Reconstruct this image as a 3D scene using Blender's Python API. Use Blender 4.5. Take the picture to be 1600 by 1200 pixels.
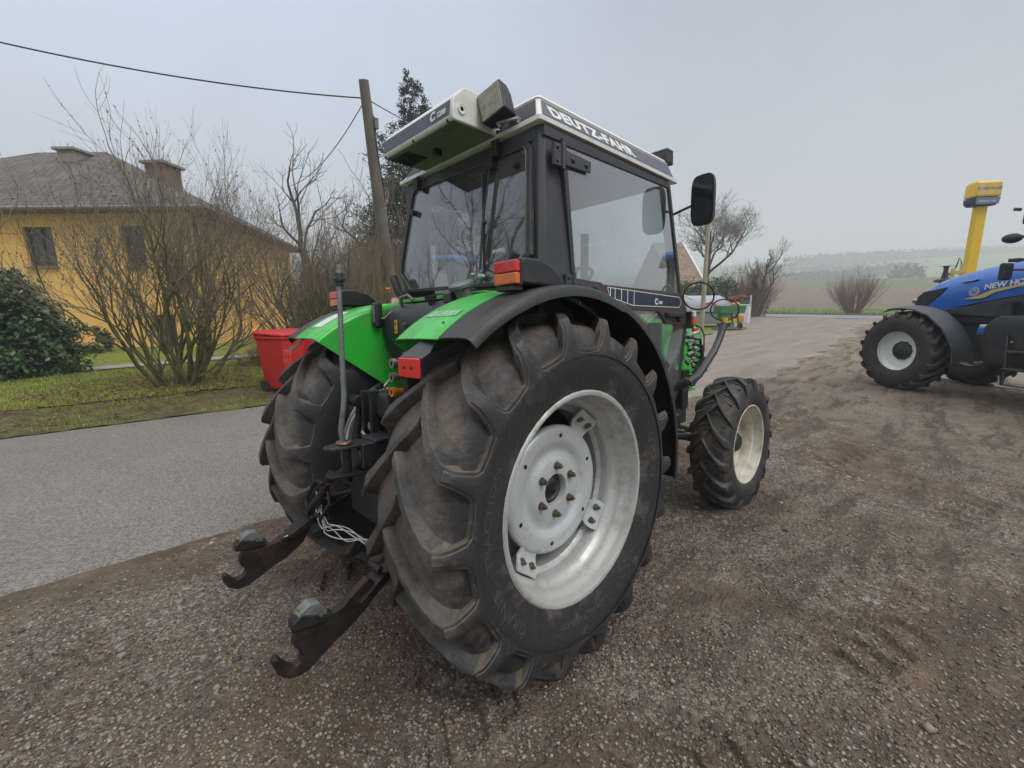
import bpy, bmesh, math, random
import numpy as np
from mathutils import Vector, Matrix
random.seed(7); rng = np.random.default_rng(7)
S = bpy.context.scene
for o in list(bpy.data.objects): bpy.data.objects.remove(o)
COL = S.collection
PI = math.pi
R = math.radians

# ------------------------------------------------------------------ camera
CW = Vector((-1.4219, -1.9882, 1.6843))
BW = Matrix(((0.721538, 0.136364, 0.678813), (-0.692305, 0.128183, 0.710129), (-0.009824, 0.982331, -0.186894)))  # right, up, forward
cam = bpy.data.cameras.new('camera'); camo = bpy.data.objects.new('camera', cam); COL.objects.link(camo)
cam.sensor_width = 36; cam.lens = 694.999 / 1600 * 36
cam.clip_start = 0.05; cam.clip_end = 6000
camo.matrix_world = Matrix(((BW[0][0], BW[0][1], -BW[0][2], CW.x), (BW[1][0], BW[1][1], -BW[1][2], CW.y), (BW[2][0], BW[2][1], -BW[2][2], CW.z), (0, 0, 0, 1)))
S.camera = camo
# ------------------------------------------------------------------ world, sun, exposure
W = bpy.data.worlds.new("World"); S.world = W; W.use_nodes = True
nt = W.node_tree; nt.nodes.clear()
N = nt.nodes.new; L = nt.links.new
out = N('ShaderNodeOutputWorld'); mix = N('ShaderNodeMixShader'); mix.inputs[0].default_value = 0.93
sky = N('ShaderNodeTexSky'); sky.sky_type = 'NISHITA'; sky.sun_disc = False
SUN_EL, SUN_AZ = R(50), R(-82)
sky.sun_elevation = SUN_EL; sky.sun_rotation = R(90) - SUN_AZ; sky.dust_density = 4; sky.air_density = 1.5
b1 = N('ShaderNodeBackground'); b1.inputs[1].default_value = 0.08; L(sky.outputs[0], b1.inputs[0])
tc = N('ShaderNodeTexCoord'); sep = N('ShaderNodeSeparateXYZ'); L(tc.outputs['Generated'], sep.inputs[0])
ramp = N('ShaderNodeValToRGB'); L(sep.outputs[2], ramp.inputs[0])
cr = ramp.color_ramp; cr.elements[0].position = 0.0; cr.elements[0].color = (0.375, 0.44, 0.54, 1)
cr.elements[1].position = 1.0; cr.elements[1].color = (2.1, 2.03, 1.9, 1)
e = cr.elements.new(0.16); e.color = (0.315, 0.385, 0.50, 1)
e = cr.elements.new(0.5); e.color = (0.375, 0.455, 0.59, 1)
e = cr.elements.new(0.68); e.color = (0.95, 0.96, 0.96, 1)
nz = N('ShaderNodeTexNoise'); nz.inputs['Scale'].default_value = 1.6; nz.inputs['Detail'].default_value = 4; L(tc.outputs['Generated'], nz.inputs['Vector'])
# the cloud deck is brighter towards the hidden sun (west, camera left)
dot = N('ShaderNodeVectorMath'); dot.operation = 'DOT_PRODUCT'; L(tc.outputs['Generated'], dot.inputs[0]); dot.inputs[1].default_value = (-0.45, 0.85, 0.25)
mr = N('ShaderNodeMapRange'); L(dot.outputs['Value'], mr.inputs[0]); mr.inputs[1].default_value = -0.5; mr.inputs[2].default_value = .95; mr.inputs[3].default_value = 0.66; mr.inputs[4].default_value = 1.22
mn = N('ShaderNodeMapRange'); L(nz.outputs[0], mn.inputs[0]); mn.inputs[1].default_value = 0.34; mn.inputs[2].default_value = 0.66; mn.inputs[3].default_value = 0.80; mn.inputs[4].default_value = 1.15
mm = N('ShaderNodeMath'); mm.operation = 'MULTIPLY'; L(mr.outputs[0], mm.inputs[0]); L(mn.outputs[0], mm.inputs[1])
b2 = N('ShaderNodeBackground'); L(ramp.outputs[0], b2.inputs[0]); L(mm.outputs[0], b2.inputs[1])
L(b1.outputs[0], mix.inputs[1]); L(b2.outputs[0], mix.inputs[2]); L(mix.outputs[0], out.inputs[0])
sun = bpy.data.lights.new('sun', 'SUN'); sun.energy = 1.8; sun.angle = R(30); sun.color = (1, 0.98, 0.95)
suno = bpy.data.objects.new('sun', sun); COL.objects.link(suno)
sd = Vector((math.cos(SUN_AZ) * math.cos(SUN_EL), math.sin(SUN_AZ) * math.cos(SUN_EL), math.sin(SUN_EL)))
suno.rotation_euler = sd.to_track_quat('Z', 'Y').to_euler()
S.view_settings.view_transform = 'Standard'; S.view_settings.look = 'None'; S.view_settings.gamma = 1
S.view_settings.exposure = 0.42
S.render.engine = 'CYCLES'

# ------------------------------------------------------------------ helpers
def tag(o, label=None, cat=None, group=None, kind=None):
    if label: o['label'] = label
    if cat: o['category'] = cat
    if group: o['group'] = group
    if kind: o['kind'] = kind
    return o
def empty(name, mat=None, loc=None, rz=0):
    o = bpy.data.objects.new(name, None); COL.objects.link(o); o.empty_display_size = 0.2
    if mat is not None: o.matrix_world = mat
    else: o.location = loc or (0, 0, 0); o.rotation_euler = (0, 0, rz)
    return o
def kids(o): return [c for c in bpy.data.objects if c.parent == o]
def copy_tree(o, parent=None):
    c = o.copy(); COL.objects.link(c); c.parent = parent
    if parent: c.matrix_parent_inverse = o.matrix_parent_inverse.copy()
    for ch in kids(o): copy_tree(ch, c)
    return c
class MB:
    """collects geometry, builds ONE mesh object"""
    def __init__(s): s.v = []; s.f = []; s.m = []; s.n = 0
    def add(s, V, F, mi=0):
        V = np.asarray(V, float).reshape(-1, 3); s.v.append(V)
        b = s.n; s.f += [tuple(int(i) + b for i in f) for f in F]; s.m += [mi] * len(F); s.n += len(V); return s
    def box(s, c, d, rot=None, mi=0, taper=1.0):
        h = np.array(d) / 2
        V = np.array([(x, y, z) for z in (-1, 1) for y in (-1, 1) for x in (-1, 1)], float)
        V[4:, :2] *= taper; V = V * h
        if rot is not None: V = V @ np.array(rot.to_3x3() if hasattr(rot, 'to_3x3') else rot).T
        return s.add(V + np.array(c), [(0, 2, 3, 1), (4, 5, 7, 6), (0, 1, 5, 4), (2, 6, 7, 3), (0, 4, 6, 2), (1, 3, 7, 5)], mi)
    def bar(s, a, b, w, h, up=(0, 0, 1), mi=0):
        a, b = Vector(a), Vector(b); d = b - a; z = d.normalized(); x = Vector(up).cross(z)
        if x.length < 1e-4: x = Vector((1, 0, 0)).cross(z)
        x.normalize(); y = z.cross(x)
        return s.box((a + b) / 2, (w, h, d.length), Matrix((x, y, z)).transposed(), mi)
    def prism(s, P, ax, lo, hi, mi=0):
        """polygon P (2D) extruded along axis ax between lo and hi; P given in the two other axes in xyz order"""
        n = len(P); A = [i for i in range(3) if i != ax]; V = np.zeros((2 * n, 3))
        for k, t in enumerate((lo, hi)):
            V[k * n:(k + 1) * n, A[0]] = [p[0] for p in P]; V[k * n:(k + 1) * n, A[1]] = [p[1] for p in P]; V[k * n:(k + 1) * n, ax] = t
        F = [tuple(range(n)), tuple(range(2 * n - 1, n - 1, -1))] + [(i, (i + 1) % n, n + (i + 1) % n, n + i) for i in range(n)]
        return s.add(V, F, mi)
    def tube(s, P, r, n=10, mi=0, cap=True):
        P = [Vector(p) for p in P]; m = len(P); rr = r if isinstance(r, (list, tuple)) else [r] * m
        V = []; x = None
        for i in range(m):
            t = (P[min(i + 1, m - 1)] - P[max(i - 1, 0)]).normalized()
            if x is None: x = t.orthogonal().normalized()
            else: x = (x - t * x.dot(t)).normalized()
            y = t.cross(x)
            for k in range(n):
                a = 2 * PI * k / n; V.append(P[i] + (x * math.cos(a) + y * math.sin(a)) * rr[i])
        F = [(i * n + k, i * n + (k + 1) % n, (i + 1) * n + (k + 1) % n, (i + 1) * n + k) for i in range(m - 1) for k in range(n)]
        if cap: F += [tuple(range(n - 1, -1, -1)), tuple(range((m - 1) * n, m * n))]
        return s.add([tuple(p) for p in V], F, mi)
    def lathe(s, prof, c=(0, 0, 0), ax=1, n=48, mi=0, a0=0, a1=2 * PI, flip=False):
        """prof: (position along axis, radius)"""
        full = abs(a1 - a0 - 2 * PI) < 1e-6; k = n if full else n + 1
        A = [i for i in range(3) if i != ax]; V = np.zeros((len(prof) * k, 3))
        th = a0 + (a1 - a0) * np.arange(k) / n
        for i, (t, r) in enumerate(prof):
            V[i * k:(i + 1) * k, ax] = t; V[i * k:(i + 1) * k, A[0]] = r * np.cos(th); V[i * k:(i + 1) * k, A[1]] = r * np.sin(th)
        F = [(i * k + j, i * k + (j + 1) % k, (i + 1) * k + (j + 1) % k, (i + 1) * k + j) for i in range(len(prof) - 1) for j in range(n)]
        if full and prof[0][1] > 1e-4 and False: pass
        return s.add(V + np.array(c), F, mi)
    def disc(s, c, r, ax, th, n=24, mi=0):
        return s.lathe([(-th / 2, 0.0001), (-th / 2, r), (th / 2, r), (th / 2, 0.0001)], c, ax, n, mi)
    def cyl(s, a, b, r, n=16, mi=0): return s.tube([a, b], r, n, mi)
    def ball(s, c, r, n=10, mi=0, sc=(1, 1, 1)):
        pr = [(-math.cos(PI * i / n), max(math.sin(PI * i / n), 1e-4)) for i in range(n + 1)]
        k0 = len(s.v); s.lathe([(t * r, q * r) for t, q in pr], (0, 0, 0), 2, n * 2, mi); s.v[-1] = s.v[-1] * np.array(sc) + np.array(c); return s
    def grid(s, G, mi=0, closed=False):
        """G: array (m,n,3)"""
        G = np.asarray(G, float); m, n = G.shape[:2]
        F = [(i * n + j, i * n + j + 1, (i + 1) * n + j + 1, (i + 1) * n + j) for i in range(m - 1) for j in range(n - 1)]
        if closed: F += [(i * n + n - 1, i * n, (i + 1) * n, (i + 1) * n + n - 1) for i in range(m - 1)]
        return s.add(G.reshape(-1, 3), F, mi)
    def slab(s, G, nrm, th, mi=0):
        """surface grid given thickness th along -nrm grid"""
        G = np.asarray(G, float); B = G - np.asarray(nrm) * th
        m, n = G.shape[:2]; s.grid(G, mi); s.grid(B[:, ::-1], mi)
        for a, b in ((G[0], B[0]), (B[-1], G[-1]), (B[:, 0], G[:, 0]), (G[:, -1], B[:, -1])): s.grid(np.stack([b, a]), mi)
        return s
    def build(s, name, mats, parent=None, smooth=None, bevel=None, bseg=2):
        me = bpy.data.meshes.new(name)
        V = np.concatenate(s.v) if s.v else np.zeros((0, 3))
        me.from_pydata(V.tolist(), [], s.f)
        if not isinstance(mats, (list, tuple)): mats = [mats]
        for m in mats: me.materials.append(m)
        if len(mats) > 1: me.polygons.foreach_set('material_index', s.m)
        me.update(); o = bpy.data.objects.new(name, me); COL.objects.link(o)
        if parent: o.parent = parent
        bm = bmesh.new(); bm.from_mesh(me)
        if len(s.f) < 60000: bmesh.ops.remove_doubles(bm, verts=bm.verts, dist=1e-5)
        if len(s.f) < 60000: bmesh.ops.recalc_face_normals(bm, faces=bm.faces)
        bm.to_mesh(me); bm.free()
        if smooth is not None:
            me.polygons.foreach_set('use_smooth', [True] * len(me.polygons)); me.set_sharp_from_angle(angle=R(smooth))
        if bevel:
            b = o.modifiers.new('b', 'BEVEL'); b.width = bevel; b.segments = bseg; b.limit_method = 'ANGLE'; b.angle_limit = R(35)
            if smooth is None:
                me.polygons.foreach_set('use_smooth', [True] * len(me.polygons)); b.harden_normals = True
        return o
def fast_mesh(name, V, F4, mats, parent=None, smooth=False, mi=None):
    """quads or tris as a numpy index array"""
    me = bpy.data.meshes.new(name); V = np.asarray(V, np.float32); F4 = np.asarray(F4, np.int32); k = F4.shape[1]
    me.vertices.add(len(V)); me.vertices.foreach_set('co', V.ravel())
    me.loops.add(F4.size); me.loops.foreach_set('vertex_index', F4.ravel())
    me.polygons.add(len(F4)); me.polygons.foreach_set('loop_start', np.arange(0, F4.size, k, dtype=np.int32))
    try: me.polygons.foreach_set('loop_total', np.full(len(F4), k, np.int32))
    except Exception: pass
    for m in (mats if isinstance(mats, (list, tuple)) else [mats]): me.materials.append(m)
    if mi is not None: me.polygons.foreach_set('material_index', np.asarray(mi, np.int32))
    if smooth: me.polygons.foreach_set('use_smooth', np.ones(len(F4), bool))
    me.update(calc_edges=True); me.validate()
    o = bpy.data.objects.new(name, me); COL.objects.link(o)
    if parent: o.parent = parent
    return o
def text_mesh(body, size, name, mat, parent, M, extrude=0.001, bold=0.0, sx=1.0, shear=0.0, align='LEFT', spacing=1.0):
    cu = bpy.data.curves.new('txt', 'FONT'); cu.body = body; cu.size = size; cu.extrude = extrude; cu.offset = bold
    cu.shear = shear; cu.align_x = align; cu.space_character = spacing; cu.resolution_u = 3
    t = bpy.data.objects.new('txt', cu); COL.objects.link(t); dg = bpy.context.evaluated_depsgraph_get()
    me = bpy.data.meshes.new_from_object(t.evaluated_get(dg)); bpy.data.objects.remove(t)
    o = bpy.data.objects.new(name, me); COL.objects.link(o)
    me.transform(Matrix.Diagonal((sx, 1, 1, 1))); me.transform(M)
    me.materials.clear(); me.materials.append(mat); me.update()
    if parent: o.parent = parent
    return o
def frame(o, x, y):
    """matrix with origin o and the x,y axes of a text plane"""
    x = Vector(x).normalized(); z = x.cross(Vector(y)).normalized(); y = z.cross(x)
    return Matrix(((x.x, y.x, z.x, o[0]), (x.y, y.y, z.y, o[1]), (x.z, y.z, z.z, o[2]), (0, 0, 0, 1)))
# value noise
_P = rng.random((256, 256))
def vnoise(x, y):
    xi = np.floor(x).astype(int); yi = np.floor(y).astype(int); fx = x - xi; fy = y - yi
    fx = fx * fx * (3 - 2 * fx); fy = fy * fy * (3 - 2 * fy)
    g = lambda a, b: _P[a & 255, b & 255]
    return (g(xi, yi) * (1 - fx) + g(xi + 1, yi) * fx) * (1 - fy) + (g(xi, yi + 1) * (1 - fx) + g(xi + 1, yi + 1) * fx) * fy
def fbm(x, y, o=4, g=0.5):
    s = 0; a = 1; t = 0
    for i in range(o): s = s + a * vnoise(x * 2 ** i + 17.3 * i, y * 2 ** i + 5.1 * i); t += a; a *= g
    return s / t - 0.5
# ground plan
GX, GY = -0.04906, -0.05372
def smooth(a, b, x): t = np.clip((x - a) / (b - a), 0, 1); return t * t * (3 - 2 * t)
def hb(x, y):
    x = np.asarray(x, float); y = np.asarray(y, float)
    p = GX * x + GY * y
    n = np.where(p < 0, -0.13 * np.tanh(-p / 0.13), 0.3 * np.tanh(p / 0.3))
    d = np.hypot(x, y); az = np.arctan2(y, x)
    far = smooth(84, 250, d) * 10.0 + smooth(260, 900, d) * (46 + 40 * fbm(x / 300 + 3, y / 300, 3)) + smooth(180, 320, d) * -5 + smooth(900, 1700, d) * 40
    return n + far * smooth(1.45, 0.9, az) 
def road_lo(x): return np.interp(x, [-30, -6, -2, -.5, 2, 5, 9, 14, 22, 30, 41], [1.2, 1.55, 1.67, 1.7, 1.6, 1.3, .95, 1.0, 1.4, 2.4, 2.2])
def road_hi(x): return np.interp(x, [-30, -6, -2.5, .6, 6, 14, 21.3, 27, 37, 46], [8.2, 7.6, 7.15, 6.7, 6.2, 6.3, 7.3, 9.6, 11.2, 12.6])
def hbump(x, y):
    """small relief of the gravel yard"""
    m = smooth(0.0, -0.35, y - road_lo(x)) * smooth(45, 18, np.hypot(x, y))
    b = 0.035 * fbm(x * 1.3, y * 1.3, 3) + 0.030 * fbm(x * 5 + 9, y * 5, 3) + 0.014 * fbm(x * 19, y * 19 + 4, 2)
    ruts = smooth(3.0, 5.0, x) * smooth(15, 9, x) * (0.05 * np.abs(fbm(x * 0.55 + y * 0.2, y * 2.6 + x * 0.25, 3)))
    tr = 0
    for (ax, ay, bx, by, cvx) in ((-4.5, -.72, -.2, -.70, 0), (-4.5, .70, -.2, .70, 0), (2.6, -.7, 9.5, -2.9, .35), (1.2, -1.75, 10, -4.2, .5), (-3.5, -2.3, 3.5, -2.9, -.4), (-2.6, -1.3, 1.5, -1.9, .2), (3.0, .4, 9, -1.0, .2)):
        ux, uy = bx - ax, by - ay; Lk = math.hypot(ux, uy); ux /= Lk; uy /= Lk; s_ = (x - ax) * ux + (y - ay) * uy; t_ = np.clip(s_ / Lk, 0, 1); d_ = -(x - ax) * uy + (y - ay) * ux - cvx * 4 * t_ * (1 - t_) + .08 * fbm(s_ * .8, s_ * 0 + ax, 2)
        w_ = smooth(.24, .19, np.abs(d_)) * smooth(-.3, .4, s_) * smooth(Lk + .3, Lk - .4, s_) * smooth(.30, .62, vnoise(x * 1.3 + ax, y * 1.3))
        lug = smooth(.1, .4, np.sin(2 * PI * (s_ / .17 + np.abs(d_) * 3.2)))
        tr = tr + w_ * (-.028 + .030 * lug) + .018 * np.exp(-((np.abs(d_) - .26) / .05) ** 2) * smooth(-.3, .4, s_) * smooth(Lk + .3, Lk - .4, s_) * vnoise(x * 6, y * 6)
    b = b + tr
    mud = smooth(-0.02, 0.12, fbm(x * 0.7 + 31, y * 0.9, 2)) * 0.02 * fbm(x * 8, y * 8, 2)
    return m * (b + ruts + mud)
def gz(x, y): return hb(x, y) + hbump(x, y)
def gh(x, y): return float(hb(x, y))
def at(px, py, D):
    """world point seen in direction (px,py) at the plan depth D ahead of the camera"""
    a = (px - 800) / 694.999; b = -(py - 600) / 694.999
    d = Vector((BW[0][2] + BW[0][0] * a + BW[0][1] * b, BW[1][2] + BW[1][0] * a + BW[1][1] * b, BW[2][2] + BW[2][0] * a + BW[2][1] * b))
    fx, fy = BW[0][2], BW[1][2]; k = math.hypot(fx, fy)
    return CW + d * (D / ((d.x * fx + d.y * fy) / k))
def on_ground(px, D, py=470):
    p = at(px, py, D); return Vector((p.x, p.y, gh(p.x, p.y)))

# ------------------------------------------------------------------ materials
def mat(name, col, rough=.5, metal=0.0, var=.12, vs=4.0, bump=0.0, bs=40.0, dirt=None, da=.4, ds=3.0, dd=6, coat=0.0, spec=0.5, col2=None, rvar=.1, trans=0.0):
    m = bpy.data.materials.new(name); m.use_nodes = True; t = m.node_tree; n = t.nodes.new; l = t.links.new
    p = t.nodes['Principled BSDF']; p.inputs['Metallic'].default_value = metal
    p.inputs['Coat Weight'].default_value = coat; p.inputs['Specular IOR Level'].default_value = spec
    tc = n('ShaderNodeTexCoord'); nz = n('ShaderNodeTexNoise'); nz.inputs['Scale'].default_value = vs; nz.inputs['Detail'].default_value = 6; nz.inputs['Roughness'].default_value = .62
    l(tc.outputs['Object'], nz.inputs['Vector'])
    mx = n('ShaderNodeMix'); mx.data_type = 'RGBA'
    c = np.array(col); a = np.clip(c * (1 - var), 0, 1); b = np.clip(c * (1 + var), 0, 1) if col2 is None else np.array(col2)
    mx.inputs[6].default_value = (*a, 1); mx.inputs[7].default_value = (*b, 1)
    r = n('ShaderNodeMapRange'); r.inputs[1].default_value = .3; r.inputs[2].default_value = .7; l(nz.outputs[0], r.inputs[0]); l(r.outputs[0], mx.inputs[0])
    last = mx.outputs[2]
    rr = n('ShaderNodeMapRange'); rr.inputs[3].default_value = max(rough - rvar, 0.02); rr.inputs[4].default_value = min(rough + rvar, 1); l(nz.outputs[0], rr.inputs[0]); rl = rr.outputs[0]
    if dirt is not None:
        n2 = n('ShaderNodeTexNoise'); n2.inputs['Scale'].default_value = ds; n2.inputs['Detail'].default_value = dd; n2.inputs['Roughness'].default_value = .7; l(tc.outputs['Object'], n2.inputs['Vector'])
        r2 = n('ShaderNodeMapRange'); r2.inputs[1].default_value = .62 - da * .35; r2.inputs[2].default_value = .80 - da * .25; r2.inputs[4].default_value = min(1, .5 + da * .5); l(n2.outputs[0], r2.inputs[0])
        m2 = n('ShaderNodeMix'); m2.data_type = 'RGBA'; l(r2.outputs[0], m2.inputs[0]); l(last, m2.inputs[6]); m2.inputs[7].default_value = (*dirt, 1); last = m2.outputs[2]
        m3 = n('ShaderNodeMix'); m3.data_type = 'FLOAT'; l(r2.outputs[0], m3.inputs[0]); l(rl, m3.inputs[2]); m3.inputs[3].default_value = .85; rl = m3.outputs[0]
    l(last, p.inputs['Base Color']); l(rl, p.inputs['Roughness'])
    if bump:
        n3 = n('ShaderNodeTexNoise'); n3.inputs['Scale'].default_value = bs; n3.inputs['Detail'].default_value = 5; l(tc.outputs['Object'], n3.inputs['Vector'])
        bp = n('ShaderNodeBump'); bp.inputs['Strength'].default_value = min(1, bump); bp.inputs['Distance'].default_value = .01; l(n3.outputs[0], bp.inputs['Height']); l(bp.outputs[0], p.inputs['Normal'])
    return m
def glass(name, tint=(.72, .76, .78), refl=1.0, haze=0.0):
    m = bpy.data.materials.new(name); m.use_nodes = True; t = m.node_tree; t.nodes.clear(); n = t.nodes.new; l = t.links.new
    o = n('ShaderNodeOutputMaterial'); tr = n('ShaderNodeBsdfTransparent'); tr.inputs[0].default_value = (*tint, 1)
    gl = n('ShaderNodeBsdfGlossy'); gl.inputs['Roughness'].default_value = .02; gl.inputs[0].default_value = (.95, .97, 1, 1)
    fr = n('ShaderNodeFresnel'); fr.inputs[0].default_value = 1.45
    mu = n('ShaderNodeMath'); mu.operation = 'MULTIPLY'; mu.use_clamp = True; l(fr.outputs[0], mu.inputs[0]); mu.inputs[1].default_value = refl
    df = n('ShaderNodeBsdfDiffuse'); df.inputs[0].default_value = (.62, .62, .58, 1)
    nz = n('ShaderNodeTexNoise'); nz.inputs['Scale'].default_value = 2.2; nz.inputs['Detail'].default_value = 8; tc = n('ShaderNodeTexCoord'); l(tc.outputs['Object'], nz.inputs['Vector'])
    mh = n('ShaderNodeMapRange'); mh.inputs[1].default_value = .35; mh.inputs[2].default_value = .75; mh.inputs[3].default_value = haze * .4; mh.inputs[4].default_value = haze * 1.8; l(nz.outputs[0], mh.inputs[0])
    m1 = n('ShaderNodeMixShader'); l(mh.outputs[0], m1.inputs[0]); l(tr.outputs[0], m1.inputs[1]); l(df.outputs[0], m1.inputs[2])
    m2 = n('ShaderNodeMixShader'); l(mu.outputs[0], m2.inputs[0]); l(m1.outputs[0], m2.inputs[1]); l(gl.outputs[0], m2.inputs[2]); l(m2.outputs[0], o.inputs[0])
    return m
DUST = (.17, .135, .105); RUST = (.13, .055, .025)
M_ = {}
M_['green'] = mat('green_paint', (.028, .46, .040), .30, var=.06, coat=.25, dirt=(.075, .24, .06), da=.55, ds=6, dd=12)
M_['green_dark'] = mat('green_grime', (.05, .10, .035), .7, var=.3, vs=6)
M_['black_paint'] = mat('black_paint', (.028, .029, .033), .42, var=.2, dirt=(.09, .08, .07), da=.3, ds=5)
M_['frame_grey'] = mat('cab_frame_paint', (.045, .045, .055), .5, var=.12, dirt=(.10, .095, .09), da=.15, ds=9, bump=.05, bs=120)
M_['black_plastic'] = mat('black_plastic', (.018, .019, .022), .45, var=.25, vs=6, dirt=(.075, .068, .060), da=.32, ds=8, dd=10, bump=.15, bs=120, rvar=.16)
M_['iron'] = mat('greasy_iron', (.018, .018, .019), .5, metal=.2, var=.4, vs=9, dirt=(.07, .05, .035), da=.35, ds=8, bump=.3, bs=60)
M_['rusty'] = mat('rusty_iron', (.022, .017, .016), .55, metal=.3, var=.5, vs=14, dirt=(.10, .045, .025), da=.28, ds=11, bump=.5, bs=70)
M_['steel'] = mat('bare_steel', (.34, .34, .33), .4, metal=.8, var=.3, vs=12, dirt=(.14, .09, .05), da=.35, ds=18)
M_['zinc'] = mat('weathered_zinc', (.20, .225, .22), .55, metal=.5, var=.2, vs=20, dirt=(.08, .06, .045), da=.35, ds=25)
M_['bolt'] = mat('yellow_zinc_bolt', (.20, .16, .10), .5, metal=.6, var=.3, vs=30, dirt=(.06, .05, .04), da=.5, ds=40)
M_['rim'] = mat('silver_rim_paint', (.47, .475, .465), .36, metal=.25, var=.05, vs=5, dirt=(.22, .175, .13), da=.36, ds=9, dd=11)
M_['rim_disc'] = mat('silver_disc_paint', (.50, .52, .53), .34, metal=.2, var=.06, vs=6, dirt=(.24, .21, .18), da=.26, ds=13, dd=10)
M_['rim_cream'] = mat('cream_rim_paint', (.58, .56, .47), .5, var=.08, vs=5, dirt=(.25, .19, .12), da=.5, ds=7)
M_['roof_white'] = mat('roof_white_paint', (.66, .67, .63), .42, var=.05, dirt=(.34, .38, .25), da=.25, ds=6)
M_['roof_under'] = mat('mossy_roof_underside', (.13, .17, .09), .8, var=.25, vs=5, dirt=(.05, .06, .035), da=.25, ds=12)
M_['roof_grey'] = mat('roof_grey_band', (.085, .09, .125), .5, var=.08, dirt=(.16, .16, .17), da=.2, ds=8)
M_['letter'] = mat('white_lettering', (.70, .71, .70), .5, var=.05, dirt=(.4, .4, .38), da=.2, ds=20)
M_['red_lens'] = mat('red_lens', (.55, .012, .012), .15, var=.1, vs=30, coat=.5)
M_['orange_lens'] = mat('orange_lens', (.62, .13, .01), .2, var=.12, vs=30, coat=.5)
M_['red_refl'] = mat('red_reflector', (.70, .02, .02), .3, var=.05, coat=.3)
M_['label_yel'] = mat('yellow_sticker', (.62, .34, .03), .5, var=.05)
M_['white_sticker'] = mat('white_sticker', (.62, .64, .60), .5, var=.06)
M_['decal'] = mat('dark_blue_decal', (.015, .022, .05), .3, var=.05)
M_['brown'] = mat('brown_door_rail', (.06, .042, .038), .5, var=.15)
M_['rope'] = mat('white_nylon_cord', (.52, .55, .56), .7, var=.2, vs=60)
M_['seat'] = mat('black_seat_vinyl', (.03, .03, .032), .55, var=.2)
M_['glass'] = glass('cab_glass', (.74, .79, .80), 4.2, .15)
M_['glass_rear'] = glass('rear_cab_glass', (.80, .84, .83), 3.0, .10)
M_['lamp_glass'] = mat('dirty_lamp_lens', (.24, .23, .18), .35, var=.35, vs=40, coat=.4, dirt=(.10, .09, .06), da=.4, ds=30)
M_['mirror_back'] = M_['black_plastic']
M_['mirror'] = mat('mirror_glass', (.05, .055, .06), .08, metal=.7, var=.2)
M_['orange'] = mat('orange_plastic', (.65, .20, .02), .4, var=.1)
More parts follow.
